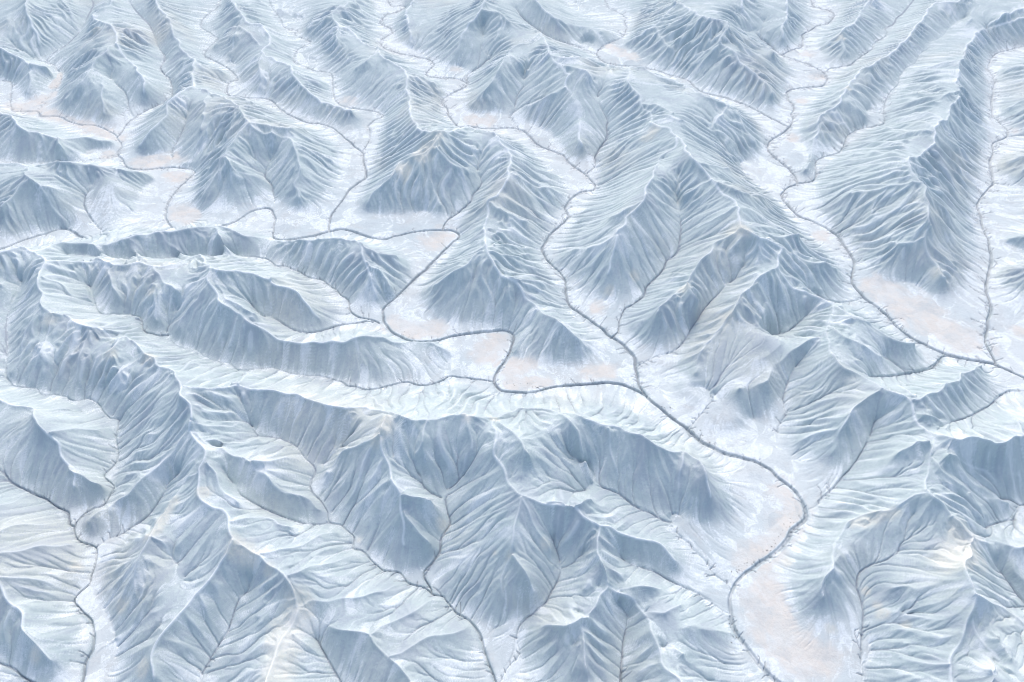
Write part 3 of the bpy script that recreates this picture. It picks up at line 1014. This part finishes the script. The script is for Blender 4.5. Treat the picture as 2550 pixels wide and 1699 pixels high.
# ---------------------------------------------------------------- rain-cut ribs and gullies running down every slope
def octave(h, lam, amp, seed, rb, sharp):
    hb = blur(h, rb)
    gx, gy = grad(hb)
    g = np.hypot(gx, gy) + 1e-5
    tx, ty = -gy / g, gx / g
    cs = lam * 1.5
    wxx = X + lam * 1.5 * (vnoise(X, Y, lam * 2.6, seed + 50) - .5)
    wyy = Y + lam * 1.5 * (vnoise(X, Y, lam * 2.6, seed + 51) - .5)
    px, py = wxx / cs, wyy / cs
    ix, iy = np.floor(px), np.floor(py)
    fx, fy = px - ix, py - iy
    ix = ix.astype(np.int32); iy = iy.astype(np.int32)
    C = np.zeros_like(h); Sn = np.zeros_like(h); W = np.zeros_like(h)
    for oy in (-1, 0, 1):
        for ox in (-1, 0, 1):
            rx = hash2(ix + ox, iy + oy, seed); ry = hash2(ix + ox, iy + oy, seed + 1)
            dx = (fx - ox - rx) * cs; dy = (fy - oy - ry) * cs
            w = np.exp(-1.9 * (dx * dx + dy * dy) / (cs * cs))
            ph = (2 * math.pi / lam) * (dx * tx + dy * ty)
            C += w * np.cos(ph); Sn += w * np.sin(ph); W += w
    mag = np.sqrt(C * C + Sn * Sn) + 1e-5
    c = C / mag
    vis = np.clip(mag / W * 1.8, 0, 1)
    rib = np.sqrt(np.clip((1 - c) * 0.5 + 0.004, 0, 1)) - 0.64          # sharp gully, round rib
    rib2 = 0.64 - np.sqrt(np.clip((1 + c) * 0.5 + 0.01, 0, 1))          # sharp rib
    shape = sharp * rib + (1 - sharp) * rib2
    hr = np.maximum(h - ZCH, 0)
    m = sstep(g, 0.10, 0.42) * sstep(hr, 0.15 * lam, 0.9 * lam) * (0.35 + 0.65 * sstep(DCR, 0.05 * lam, 0.5 * lam))
    m *= np.interp(Y, [40, 90, 150, 260], [0.75, 1.0, 1.05, 1.45 if lam > 2 else 1.0]).astype(np.float32)
    m *= 0.25 + 1.25 * sstep(vnoise(X, Y, lam * 5, seed + 60), 0.15, 0.85)
    res = sstep(lam / (np.abs(tx) * CELL + np.abs(ty) * np.abs(dY)[:, None].astype(np.float32)), 1.7, 3.4)
    return h + amp * lam * shape * vis * m * res, c * vis * m
h += (0.45 * np.exp(-DCR / 0.45) * sstep(h - ZCH, 0.5, 4.0)).astype(np.float32)      # knife edges
h, c1 = octave(h, 5.6, 0.18, 101, 5, 0.3)
h, c2 = octave(h, 2.5, 0.27, 202, 3, 0.2)
h, c3 = octave(h, 1.25, 0.11, 303, 2, 0.4)
h, c4 = octave(h, 0.7, 0.035, 404, 1, 0.7)

# running water: drops roll downhill, and where many pass they cut a rill
def runoff(h, n, steps, seed):
    r = np.random.default_rng(seed)
    gx, gy = grad(blur(h, 1, 1))
    jj = r.random(n) * (NR - 2); ii = r.random(n) * (NC - 2)
    y = np.interp(jj, np.arange(NR), Yr); x = np.interp(ii, np.arange(NC), U) * wide(y)
    acc = np.zeros(NR * NC, np.float32)
    vx = np.zeros(n); vy = np.zeros(n)
    alive = np.ones(n, bool); prev = np.full(n, 1e9, np.float32); hr = h.ravel()
    for s in range(steps):
        ia, ja = to_ij(x, y)
        a = np.clip(ia + 0.5, 0, NC - 1).astype(np.int64); b = np.clip(ja + 0.5, 0, NR - 1).astype(np.int64)
        k = b * NC + a
        sx, sy = -gx.ravel()[k], -gy.ravel()[k]
        g = np.hypot(sx, sy)
        hk = hr[k]
        alive &= (g > 0.06) & (hk < prev + 0.01)
        prev = hk
        live = alive
        if not live.any():
            break
        acc += np.bincount(k[live], minlength=NR * NC).astype(np.float32)
        vx = 0.45 * vx + sx / (g + 1e-6); vy = 0.45 * vy + sy / (g + 1e-6)
        vn = np.hypot(vx, vy) + 1e-6
        st = CELL.ravel()[k] * 1.15 * live
        x = x + vx / vn * st; y = y + vy / vn * st
    return acc.reshape(NR, NC)
NP = int(260000 * Q * Q)
FLOW = 0
for n in range(3):
    acc = runoff(h, NP, int(110 * Q) + 10, 900 + n)
    acc = np.log1p(acc / (NP / 260000.0 / (Q * Q)) * 0.7)
    lg = 0.5 * acc + 0.5 * blur(acc, 1, 1)
    cut = np.clip(lg - 0.9, 0, 3.2)
    gxx, gyy = grad(h)
    h = h - (0.034 * cut * np.clip(CELL / 0.16, 0.9, 1.8) * sstep(np.hypot(gxx, gyy), 0.03, 0.3)).astype(np.float32)
    FLOW = FLOW + cut / 3.2
FLOW = np.clip(FLOW / 3, 0, 1)
h = (0.85 * h + 0.15 * blur(h, 1, 1)).astype(np.float32)

# ---------------------------------------------------------------- stream trenches and the side rills that feather them
TR = np.full((NR, NC), 9.0, np.float32)        # distance in units of half-width
TDARK = np.zeros((NR, NC), np.float32)
RID = np.full((NR, NC), -1, np.int16)
hw = {}
def width_at(y, base):
    return max(base, 0.75 * float(np.interp(y, Yasc, (np.abs(dU[NC // 2]) * S)[::-1])))
def jag(q, amp):
    s = np.concatenate([[0], np.cumsum(np.hypot(np.diff(q[:, 0]), np.diff(q[:, 1])))])
    n = max(2, int(s[-1] / 0.5))
    t = np.linspace(0, s[-1], n)
    o = np.stack([np.interp(t, s, q[:, k]) for k in range(3)], 1)
    w = rng.normal(0, 1, (n, 2)); w = np.stack([smooth1(w[:, 0], 4), smooth1(w[:, 1], 4)], 1)
    o[:, :2] += w * amp
    return o
RILL = np.full((NR, NC), 9.0, np.float32)
WETSIDE = set('canyon canyonwest brook longwest islet isletarm leaf feather bend long fork footb footc pyramid notch comb bowl edge easternarm corner bowlwest finvalley'.split())
FADE = {'lower': (.5, 1.0), 'northeast': (.6, .2), 'north': (1., .3), 'west': (.95, .7), 'westpan': (.7, .45), 'farwest': (.8, .8), 'middle': (1., .55), 'eastern': (1., .35), 'right': (1., .7), 'rightfork': (.9, .35)}
FEATHER = {'right': 1.6, 'eastern': 1.7, 'lower': 0.7, 'middle': 1.2, 'bend': 1.2, 'main': 0.9}
for n, (kind, key, q) in enumerate(CH):
    o = jag(q, 0.16 if kind == 'M' else 0.2)
    L = len(o)
    for a in range(0, L - 1):
        y = o[a, 1]
        b = (0.27 if kind == 'M' else 0.15 * (1 - 0.5 * a / L)) * (0.95 + 0.4 * math.sin(a * 0.11 + n) * math.sin(a * 0.043 + 2 * n))
        if kind == 'M' and key == 'lower':
            b = 0.32 + 0.07 * math.sin(a * 0.13)
        w = width_at(y, b)
        tdk = max(0.13, FADE.get(key, (1.0, 1.0))[0] + (FADE.get(key, (1.0, 1.0))[1] - FADE.get(key, (1.0, 1.0))[0]) * a / L) if kind == 'M' else max(0.0, (0.85 if key in WETSIDE else 0.05) * (1.0 - 1.1 * a / L))
        stamp([(o[a, 0], o[a, 1], tdk, o[a + 1, 0], o[a + 1, 1], tdk, w)], 2.6 * w, TR, TDARK, False, (RID, n))
    # feather rills
    fl = FEATHER.get(key, 0.8)
    step = 1 if fl > 1 else 2
    for a in range(2, (L if kind == 'M' else L // 2) - 2, step):
        if rng.random() < 0.35:
            continue
        tx, ty = o[a + 1, 0] - o[a - 1, 0], o[a + 1, 1] - o[a - 1, 1]
        ang = math.atan2(ty, tx) + rng.choice([-1, 1]) * rng.uniform(0.7, 1.3)
        ln = (rng.gamma(1.3, 0.5) + 0.35) * fl
        x, y = o[a, 0], o[a, 1]
        m = int(ln / 0.28) + 1
        for s in range(m):
            ang += rng.normal(0, 0.15)
            x2, y2 = x + 0.28 * math.cos(ang), y + 0.28 * math.sin(ang)
            w = max(0.13 * (1 - 0.7 * s / m), 0.5 * float(np.interp(y, Yasc, (np.abs(dU[NC // 2]) * S)[::-1])))
            stamp([(x, y, 0, x2, y2, 0, w)], 1.6 * w, RILL)
            if rng.random() < 0.12:
                a2 = ang + rng.choice([-1, 1]) * 0.7
                xx, yy = x2, y2
                for _ in range(int(rng.integers(1, 4))):
                    a2 += rng.normal(0, 0.2)
                    x3, y3 = xx + 0.25 * math.cos(a2), yy + 0.25 * math.sin(a2)
                    stamp([(xx, yy, 0, x3, y3, 0, w * 0.8)], 1.6 * w, RILL)
                    xx, yy = x3, y3
            x, y = x2, y2
trench = 1 - sstep(TR, 0.35, 1.25)
rillm = (1 - sstep(RILL, 0.25, 1.2)) 
flatness = np.exp(-(np.maximum(h - ZCH, 0) / 2.5))
h -= trench * 0.42 * (0.2 + 0.8 * TDARK) + rillm * 0.16 * (0.4 + 0.6 * flatness)
# banks and small roughness
h += 0.05 * (vnoise(X, Y, 0.9, 71) - .5) + 0.10 * (vnoise(X, Y, 2.6, 72) - .5) * flatness
h = h.astype(np.float32)

# grain that follows the run of the water, down the slopes and out over the floors
def along(h, lam, n, seed):
    gx, gy = grad(blur(h, 2))
    g = np.hypot(gx, gy) + 1e-6
    ux, uy = (gx / g).ravel(), (gy / g).ravel()
    src = vnoise(X, Y, lam, seed) if np.isscalar(lam) else lam
    src = src.ravel()
    out = src.copy(); x = X.ravel().copy(); y = Y.ravel().copy(); k = np.arange(NR * NC)
    stp = np.clip(CELL.ravel() * 1.6, 0.2, 0.6)
    for s in range(n):
        x = x + ux[k] * stp; y = y + uy[k] * stp
        ia, ja = to_ij(x, y)
        k = np.clip(ja + .5, 0, NR - 1).astype(np.int64) * NC + np.clip(ia + .5, 0, NC - 1).astype(np.int64)
        out += src[k]
    out /= n + 1
    return out.reshape(NR, NC)
white = rng.random((NR, NC)).astype(np.float32)
STRK = along(h, 0.5 * white + 0.5 * vnoise(X, Y, 0.7, 77), 16, 5)
STRK = np.clip((STRK - STRK.mean()) / (STRK.std() * 5) + 0.5, 0, 1).astype(np.float32)
# ---------------------------------------------------------------- what the ground is made of (masks carried by the vertices)
def h_at(x, y):
    i, j = to_ij(x, y)
    return float(h[int(np.clip(j + .5, 0, NR - 1)), int(np.clip(i + .5, 0, NC - 1))])
def place(sx, sy):
    """first point of the ground met along a survey sight"""
    lo = None
    for z in np.linspace(26, -1.5, 90):
        x, y = ground(sx, sy, z)
        if h_at(x, y) >= z:
            return x, y, h_at(x, y)
    return (*ground(sx, sy, 0.0), 0.0)
gx, gy = grad(h)
slope = np.hypot(gx, gy).astype(np.float32)
floor_rel = np.maximum(h + 0.45 * trench - ZCH, 0)
salt = np.exp(-floor_rel / (2.1 * np.clip(FARK * 1.05, 0, 1))) * (1 - 0.8 * sstep(blur(slope, 3), 0.25, 0.75))
salt *= inside * np.exp(-np.maximum(ZCH - 1.0, 0) / 2.2)
lw = np.clip(CELL / 0.2, 0.8, 1.6)
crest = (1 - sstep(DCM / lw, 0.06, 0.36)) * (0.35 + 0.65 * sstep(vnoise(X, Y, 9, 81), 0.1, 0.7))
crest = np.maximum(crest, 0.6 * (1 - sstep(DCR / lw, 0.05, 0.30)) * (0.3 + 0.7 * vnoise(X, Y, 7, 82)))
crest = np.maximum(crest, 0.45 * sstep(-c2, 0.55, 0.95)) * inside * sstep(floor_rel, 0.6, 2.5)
vary = 0.42 + 0.9 * vnoise(X, Y, 5.0, 95) * (0.35 + vnoise(X, Y, 0.8, 96))
bank = 0.6 + 0.4 * sstep(TR, 0.15, 0.6)
dark = np.maximum(trench * TDARK * np.clip(vary, 0, 1) * bank, rillm * 0.6) * inside
stainm = {'P': np.zeros((NR, NC), np.float32), 'K': np.zeros((NR, NC), np.float32)}
rag = vnoise(X, Y, 2.2, 91) + 0.5 * vnoise(X, Y, 0.9, 92) + 0.25 * vnoise(X, Y, 0.4, 93)
for kind, r, s in stain:
    for sx, sy in s:
        x, y, z = place(sx, sy)
        x1, _ = ground(sx + r, sy, z)
        R = abs(x1 - x) * (1.5 if kind == 'P' else 1.9)
        i0, j0 = to_ij(x, y)
        ri, rj = R / CELL[int(np.clip(j0, 0, NR - 1)), NC // 2] + 2, R / abs(dY[int(np.clip(j0, 0, NR - 1))]) + 2
        a, b, c, d = int(max(i0 - ri, 0)), int(min(i0 + ri, NC)), int(max(j0 - rj, 0)), int(min(j0 + rj, NR))
        if a >= b or c >= d:
            continue
        dd = np.hypot(X[c:d, a:b] - x, Y[c:d, a:b] - y) / R + 0.45 * (rag[c:d, a:b] - 0.9)
        v = 1 - sstep(dd, 0.25, 0.95)
        w = stainm[kind][c:d, a:b]
        np.maximum(w, v, out=w)
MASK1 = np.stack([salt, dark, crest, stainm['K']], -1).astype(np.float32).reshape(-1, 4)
MASK2 = np.stack([stainm['P'] * (1 - sstep(blur(slope, 2), 0.22, 0.5)), FLOW, np.clip(floor_rel / 20, 0, 1), STRK], -1).astype(np.float32).reshape(-1, 4)

# ---------------------------------------------------------------- materials
def shade(name):
    mat = bpy.data.materials.new(name); mat.use_nodes = True
    nt = mat.node_tree; N = nt.nodes; Lk = nt.links
    bs = N["Principled BSDF"]
    bs.inputs["Roughness"].default_value = 0.9
    bs.inputs["Specular IOR Level"].default_value = 0.15
    def link(s, v):
        if isinstance(v, (int, float)):
            s.default_value = v
        elif isinstance(v, tuple):
            s.default_value = (*v, 1)
        else:
            Lk.new(v, s)
    def mix(c1, c2, f, mode='MIX'):
        n = N.new("ShaderNodeMix"); n.data_type = 'RGBA'; n.blend_type = mode
        link(n.inputs[6], c1); link(n.inputs[7], c2); link(n.inputs[0], f)
        return n.outputs[2]
    def math_(op, a, b=0.0, c=0.0):
        n = N.new("ShaderNodeMath"); n.operation = op
        link(n.inputs[0], a); link(n.inputs[1], b); link(n.inputs[2], c)
        return n.outputs[0]
    def ramp(v, lo, hi, a=0.0, b=1.0):
        n = N.new("ShaderNodeMapRange"); n.interpolation_type = 'SMOOTHSTEP'
        link(n.inputs[0], v)
        for k, q in ((1, lo), (2, hi), (3, a), (4, b)):
            n.inputs[k].default_value = q
        return n.outputs[0]
    geo = N.new("ShaderNodeNewGeometry")
    def noise(scale, detail=4.0, dist=0.0, stretch=None, rough=0.55):
        n = N.new("ShaderNodeTexNoise")
        n.inputs["Scale"].default_value = scale; n.inputs["Detail"].default_value = detail
        n.inputs["Distortion"].default_value = dist; n.inputs["Roughness"].default_value = rough
        src = geo.outputs["Position"]
        if stretch:
            m = N.new("ShaderNodeMapping"); m.vector_type = 'POINT'
            m.inputs["Scale"].default_value = stretch[:3]; m.inputs["Rotation"].default_value = (0, 0, stretch[3])
            Lk.new(src, m.inputs[0]); src = m.outputs[0]
        Lk.new(src, n.inputs["Vector"])
        return n.outputs["Fac"]
    a1 = N.new("ShaderNodeAttribute"); a1.attribute_name = "mask1"
    s1 = N.new("ShaderNodeSeparateColor"); Lk.new(a1.outputs["Color"], s1.inputs[0])
    a2 = N.new("ShaderNodeAttribute"); a2.attribute_name = "mask2"
    s2 = N.new("ShaderNodeSeparateColor"); Lk.new(a2.outputs["Color"], s2.inputs[0])
    return mat, nt, bs, link, mix, math_, ramp, noise, s1.outputs, a1.outputs["Alpha"], s2.outputs, a2.outputs["Alpha"]

ROCK = ((.44, .52, .52), (.525, .595, .585), (.53, .555, .515))
def badland(name):
    mat, nt, bs, link, mix, math_, ramp, noise, m1, cream, m2, grain = shade(name)
    big = noise(0.035, 3); mid = noise(0.25, 4, 0.6); fine = noise(2.2, 5, 0.3); speck = noise(5.0, 3, rough=0.7)
    c = mix(ROCK[0], ROCK[1], ramp(mid, .3, .7))
    c = mix(c, ROCK[2], ramp(big, .48, .72, 0, .75))
    c = mix(c, (.36, .41, .48), ramp(fine, .45, .75, 0, .40))
    c = mix(c, (.68, .71, .73), ramp(speck, .60, .78, 0, .6))
    c = mix(c, (.70, .73, .75), ramp(grain, .52, .9, 0, .42))
    c = mix(c, (.36, .40, .46), ramp(grain, .48, .1, 0, .42))
    # rill silt
    c = mix(c, (.27, .30, .35), ramp(m2[1], .35, .85, 0, .60))
    # salt-crusted and clay floors
    streak = math_('ADD', math_('MULTIPLY', grain, .65), math_('MULTIPLY', noise(0.5, 6, 1.2, None, .65), .35))
    crust = noise(1.6, 6, 0.9, None, .7)
    floor = mix((.555, .615, .615), (.63, .67, .66), ramp(big, .35, .65))
    floor = mix(floor, (.68, .64, .575), math_('MULTIPLY', m2[0], ramp(mid, .25, .7, .5, 1.0)))
    floor = mix(floor, (.535, .555, .54), math_('MULTIPLY', ramp(noise(.16, 5, 1.4), .46, .7), ramp(crust, .35, .62, .25, .8)))
    white = math_('MULTIPLY', ramp(streak, .46, .64), ramp(crust, .38, .62, .35, 1.0))
    white = math_('MULTIPLY', white, ramp(m2[0], 0.2, .9, 1.0, .25))
    floor = mix(floor, (.785, .83, .825), white)
    edge = math_('ADD', math_('MAXIMUM', m1[0], math_('MULTIPLY', m2[0], .8)), math_('MULTIPLY', math_('SUBTRACT', streak, .5), 1.3))
    c = mix(c, floor, ramp(edge, .10, .85))
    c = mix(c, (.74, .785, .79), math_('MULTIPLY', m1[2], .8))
    c = mix(c, (.72, .69, .585), math_('MULTIPLY', cream, ramp(crust, .3, .6, .25, .55)))
    c = mix(c, (.24, .265, .30), math_('MULTIPLY', m1[1], ramp(crust, .25, .6, .72, 1.0)))
    link(bs.inputs["Base Color"], c)
    bp = nt.nodes.new("ShaderNodeBump"); bp.inputs["Strength"].default_value = 0.5; bp.inputs["Distance"].default_value = 0.12
    link(bp.inputs["Height"], math_('ADD', fine, math_('MULTIPLY', crust, .6)))
    nt.links.new(bp.outputs[0], bs.inputs["Normal"])
    return mat
MAT = badland("badland_clay")

# ---------------------------------------------------------------- which hill, floor or stream each patch of ground belongs to
HKEYS = list(dict.fromkeys(k for k, _ in RG))
st = max(2, int(round(3 * Q)))
js2 = np.arange(0, NR, st); is2 = np.arange(0, NC, st)
hs = blur(h, 2)[js2][:, is2]
own = np.full(hs.shape, -1, np.int32)
heap = []
for key, q in RG:
    i, j = to_ij(q[:, 0], q[:, 1])
    for a, b, z in zip(np.clip((j / st + .5).astype(int), 0, len(js2) - 1), np.clip((i / st + .5).astype(int), 0, len(is2) - 1), q[:, 2]):
        if own[a, b] < 0:
            own[a, b] = HKEYS.index(key)
            heap.append((-float(hs[a, b]), int(a), int(b)))
heapq.heapify(heap)
while heap:
    z, a, b = heapq.heappop(heap)
    for da, db in ((1, 0), (-1, 0), (0, 1), (0, -1)):
        p, q_ = a + da, b + db
        if 0 <= p < own.shape[0] and 0 <= q_ < own.shape[1] and own[p, q_] < 0:
            own[p, q_] = own[a, b]
            heapq.heappush(heap, (max(z, -float(hs[p, q_])), p, q_))
oj = np.clip((np.arange(NR - 1) / st + .5).astype(int), 0, len(js2) - 1)
oi = np.clip((np.arange(NC - 1) / st + .5).astype(int), 0, len(is2) - 1)
FID = own[oj][:, oi].astype(np.int32)
FLOORID, OUTID, S0 = 1000, 1001, 2000
sf = blur(salt.astype(np.float32), 3)[:-1, :-1]
FID[sf > 0.42] = FLOORID
ST = (TR[:-1, :-1] < 1.1) & (TDARK[:-1, :-1] > 0.12)
FID[ST] = S0 + RID[:-1, :-1][ST]
ins = inside[:-1, :-1]
FID[ins < 0.5] = OUTID

nrm = np.stack([-gx, -gy, np.ones_like(h)], -1).reshape(-1, 3)
nrm /= np.linalg.norm(nrm, axis=1, keepdims=True)
CO = np.stack([X, Y, h], -1).reshape(-1, 3).astype(np.float32)
ii = np.arange(NR * NC, dtype=np.int32).reshape(NR, NC)
FACE = np.stack([ii[1:, :-1], ii[1:, 1:], ii[:-1, 1:], ii[:-1, :-1]], -1).reshape(-1, 4)
FID = FID.ravel()
order = np.argsort(FID, kind='stable')
ids, starts = np.unique(FID[order], return_index=True)
ends = np.append(starts[1:], len(order))
remap = np.empty(NR * NC, np.int32)
def patch(name, label, cat, faces):
    vs = np.unique(faces)
    remap[vs] = np.arange(len(vs), dtype=np.int32)
    f = remap[faces]
    me = bpy.data.meshes.new(name)
    me.vertices.add(len(vs)); me.vertices.foreach_set("co", CO[vs].ravel())
    me.loops.add(f.size); me.loops.foreach_set("vertex_index", f.ravel())
    me.polygons.add(len(f)); me.polygons.foreach_set("loop_start", np.arange(0, f.size, 4, dtype=np.int32))
    me.update()
    me.shade_smooth()
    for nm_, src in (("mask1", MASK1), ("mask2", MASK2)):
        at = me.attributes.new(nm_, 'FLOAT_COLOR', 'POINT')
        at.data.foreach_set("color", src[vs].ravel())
    me.normals_split_custom_set_from_vertices(nrm[vs])
    me.materials.append(MAT)
    ob = bpy.data.objects.new(name, me)
    SC.collection.objects.link(ob)
    ob["kind"] = "structure"; ob["label"] = label; ob["category"] = cat
    return ob
for n, idv in enumerate(ids):
    fc = FACE[order[starts[n]:ends[n]]]
    if idv < 0:
        continue
    if idv == FLOORID:
        patch("valley_floor", "pale salt-crusted clay floor spreading between the badland hills", "valley floor", fc)
    elif idv == OUTID:
        patch("terrain", "grey badland terrain running on beyond the surveyed hills", "terrain", fc)
    elif idv >= S0:
        key = CH[idv - S0][1]
        patch("stream_bed", STREAM_LABEL.get(key, key), "stream bed", fc)
    else:
        patch("hill", HILL_LABEL.get(HKEYS[idv], HKEYS[idv]), "hill", fc)

# ---------------------------------------------------------------- dark shrubs on the stream banks
def bush_mesh(seed):
    r = np.random.default_rng(seed)
    v, f = [], []
    for s in range(16):                                      # twigs with leaf clumps
        a = r.uniform(0, 6.28); ln = r.uniform(.5, 1.0); up_ = r.uniform(.25, .9)
        d = np.array([math.cos(a) * (1 - .5 * up_), math.sin(a) * (1 - .5 * up_), up_]) * ln
        side = np.cross(d, (0, 0, 1)); side /= np.linalg.norm(side) + 1e-6
        n = len(v); w = .10
        v += [side * w * .4, -side * w * .4, d * .6 + side * w, d * .6 - side * w, d + np.array((0, 0, .05)), d * .6 + np.array((0, 0, .16))]
        f += [(n, n + 1, n + 3, n + 2), (n + 2, n + 3, n + 5), (n + 2, n + 5, n + 4), (n + 3, n + 4, n + 5)]
    me = bpy.data.meshes.new("shrub")
    me.from_pydata([tuple(map(float, p)) for p in v], [], f)
    me.update()
    return me
bm_ = bpy.data.materials.new("shrub_twigs"); bm_.use_nodes = True
_n = bm_.node_tree.nodes
_nz = _n.new("ShaderNodeTexNoise"); _nz.inputs["Scale"].default_value = 3.0
_rp = _n.new("ShaderNodeValToRGB")
_rp.color_ramp.elements[0].color = (.10, .10, .10, 1); _rp.color_ramp.elements[1].color = (.24, .20, .17, 1)
bm_.node_tree.links.new(_nz.outputs["Fac"], _rp.inputs[0])
bm_.node_tree.links.new(_rp.outputs[0], _n["Principled BSDF"].inputs["Base Color"])
_n["Principled BSDF"].inputs["Roughness"].default_value = 0.95
BUSH = [bush_mesh(s) for s in range(5)]
for me in BUSH:
    me.materials.append(bm_)
BEDS = [  # tile, x0, y0, x1, y1, spread, count, label
 ('I', 790, 470, 690, 600, 34, 26, 'small dark shrub on the sandy inner bank just below the big river bend'),
 ('I', 640, 640, 520, 720, 30, 14, 'small dark shrub on the straight bank between the two lower river bends'),
 ('I', 470, 720, 350, 880, 34, 22, 'small brownish shrub above the lower river elbow'),
 ('I', 300, 1080, 370, 1300, 26, 18, 'small dark shrub along the left bank of the lowest river reach'),
 ('E', 1180, 820, 1080, 1000, 16, 12, 'tiny dark shrub beside the short reach between the two central pans'),
 ('E', 1090, 1080, 1400, 1110, 18, 14, 'tiny dark shrub along the near edge of the wide central pan'),
 ('E', 320, 700, 520, 770, 18, 10, 'tiny dark shrub on the outer bank of the left central loop'),
 ('E', 2200, 1230, 2330, 1350, 24, 12, 'tiny dark shrub where the river leaves the central junction'),
 ('F', 60, 1400, 260, 1520, 22, 14, 'tiny dark shrub on the river bank left of the clay fan'),
]
for tl, x0, y0, x1, y1, sp, n, lab in BEDS:
    ox, oy = TILE[tl]
    for k_ in range(n):
        t = rng.random()
        sx = ox + (x0 + (x1 - x0) * t + rng.normal(0, sp)) * TK
        sy = oy + (y0 + (y1 - y0) * t + rng.normal(0, sp * .6)) * TK
        x, y, z = place(sx, sy)
        if z > 2.6:
            continue
        ob = bpy.data.objects.new("shrub", BUSH[int(rng.integers(0, 5))])
        s = rng.uniform(.09, .19)
        ob.location = (x, y, z - .02); ob.scale = (s * rng.uniform(.8, 1.5), s, s * .8); ob.rotation_euler = (0, 0, rng.uniform(0, 6.28))
        SC.collection.objects.link(ob)
        ob["label"] = lab; ob["category"] = "shrub"; ob["group"] = lab.replace('small ', '').replace('tiny ', '').replace('shrub', 'shrubs')
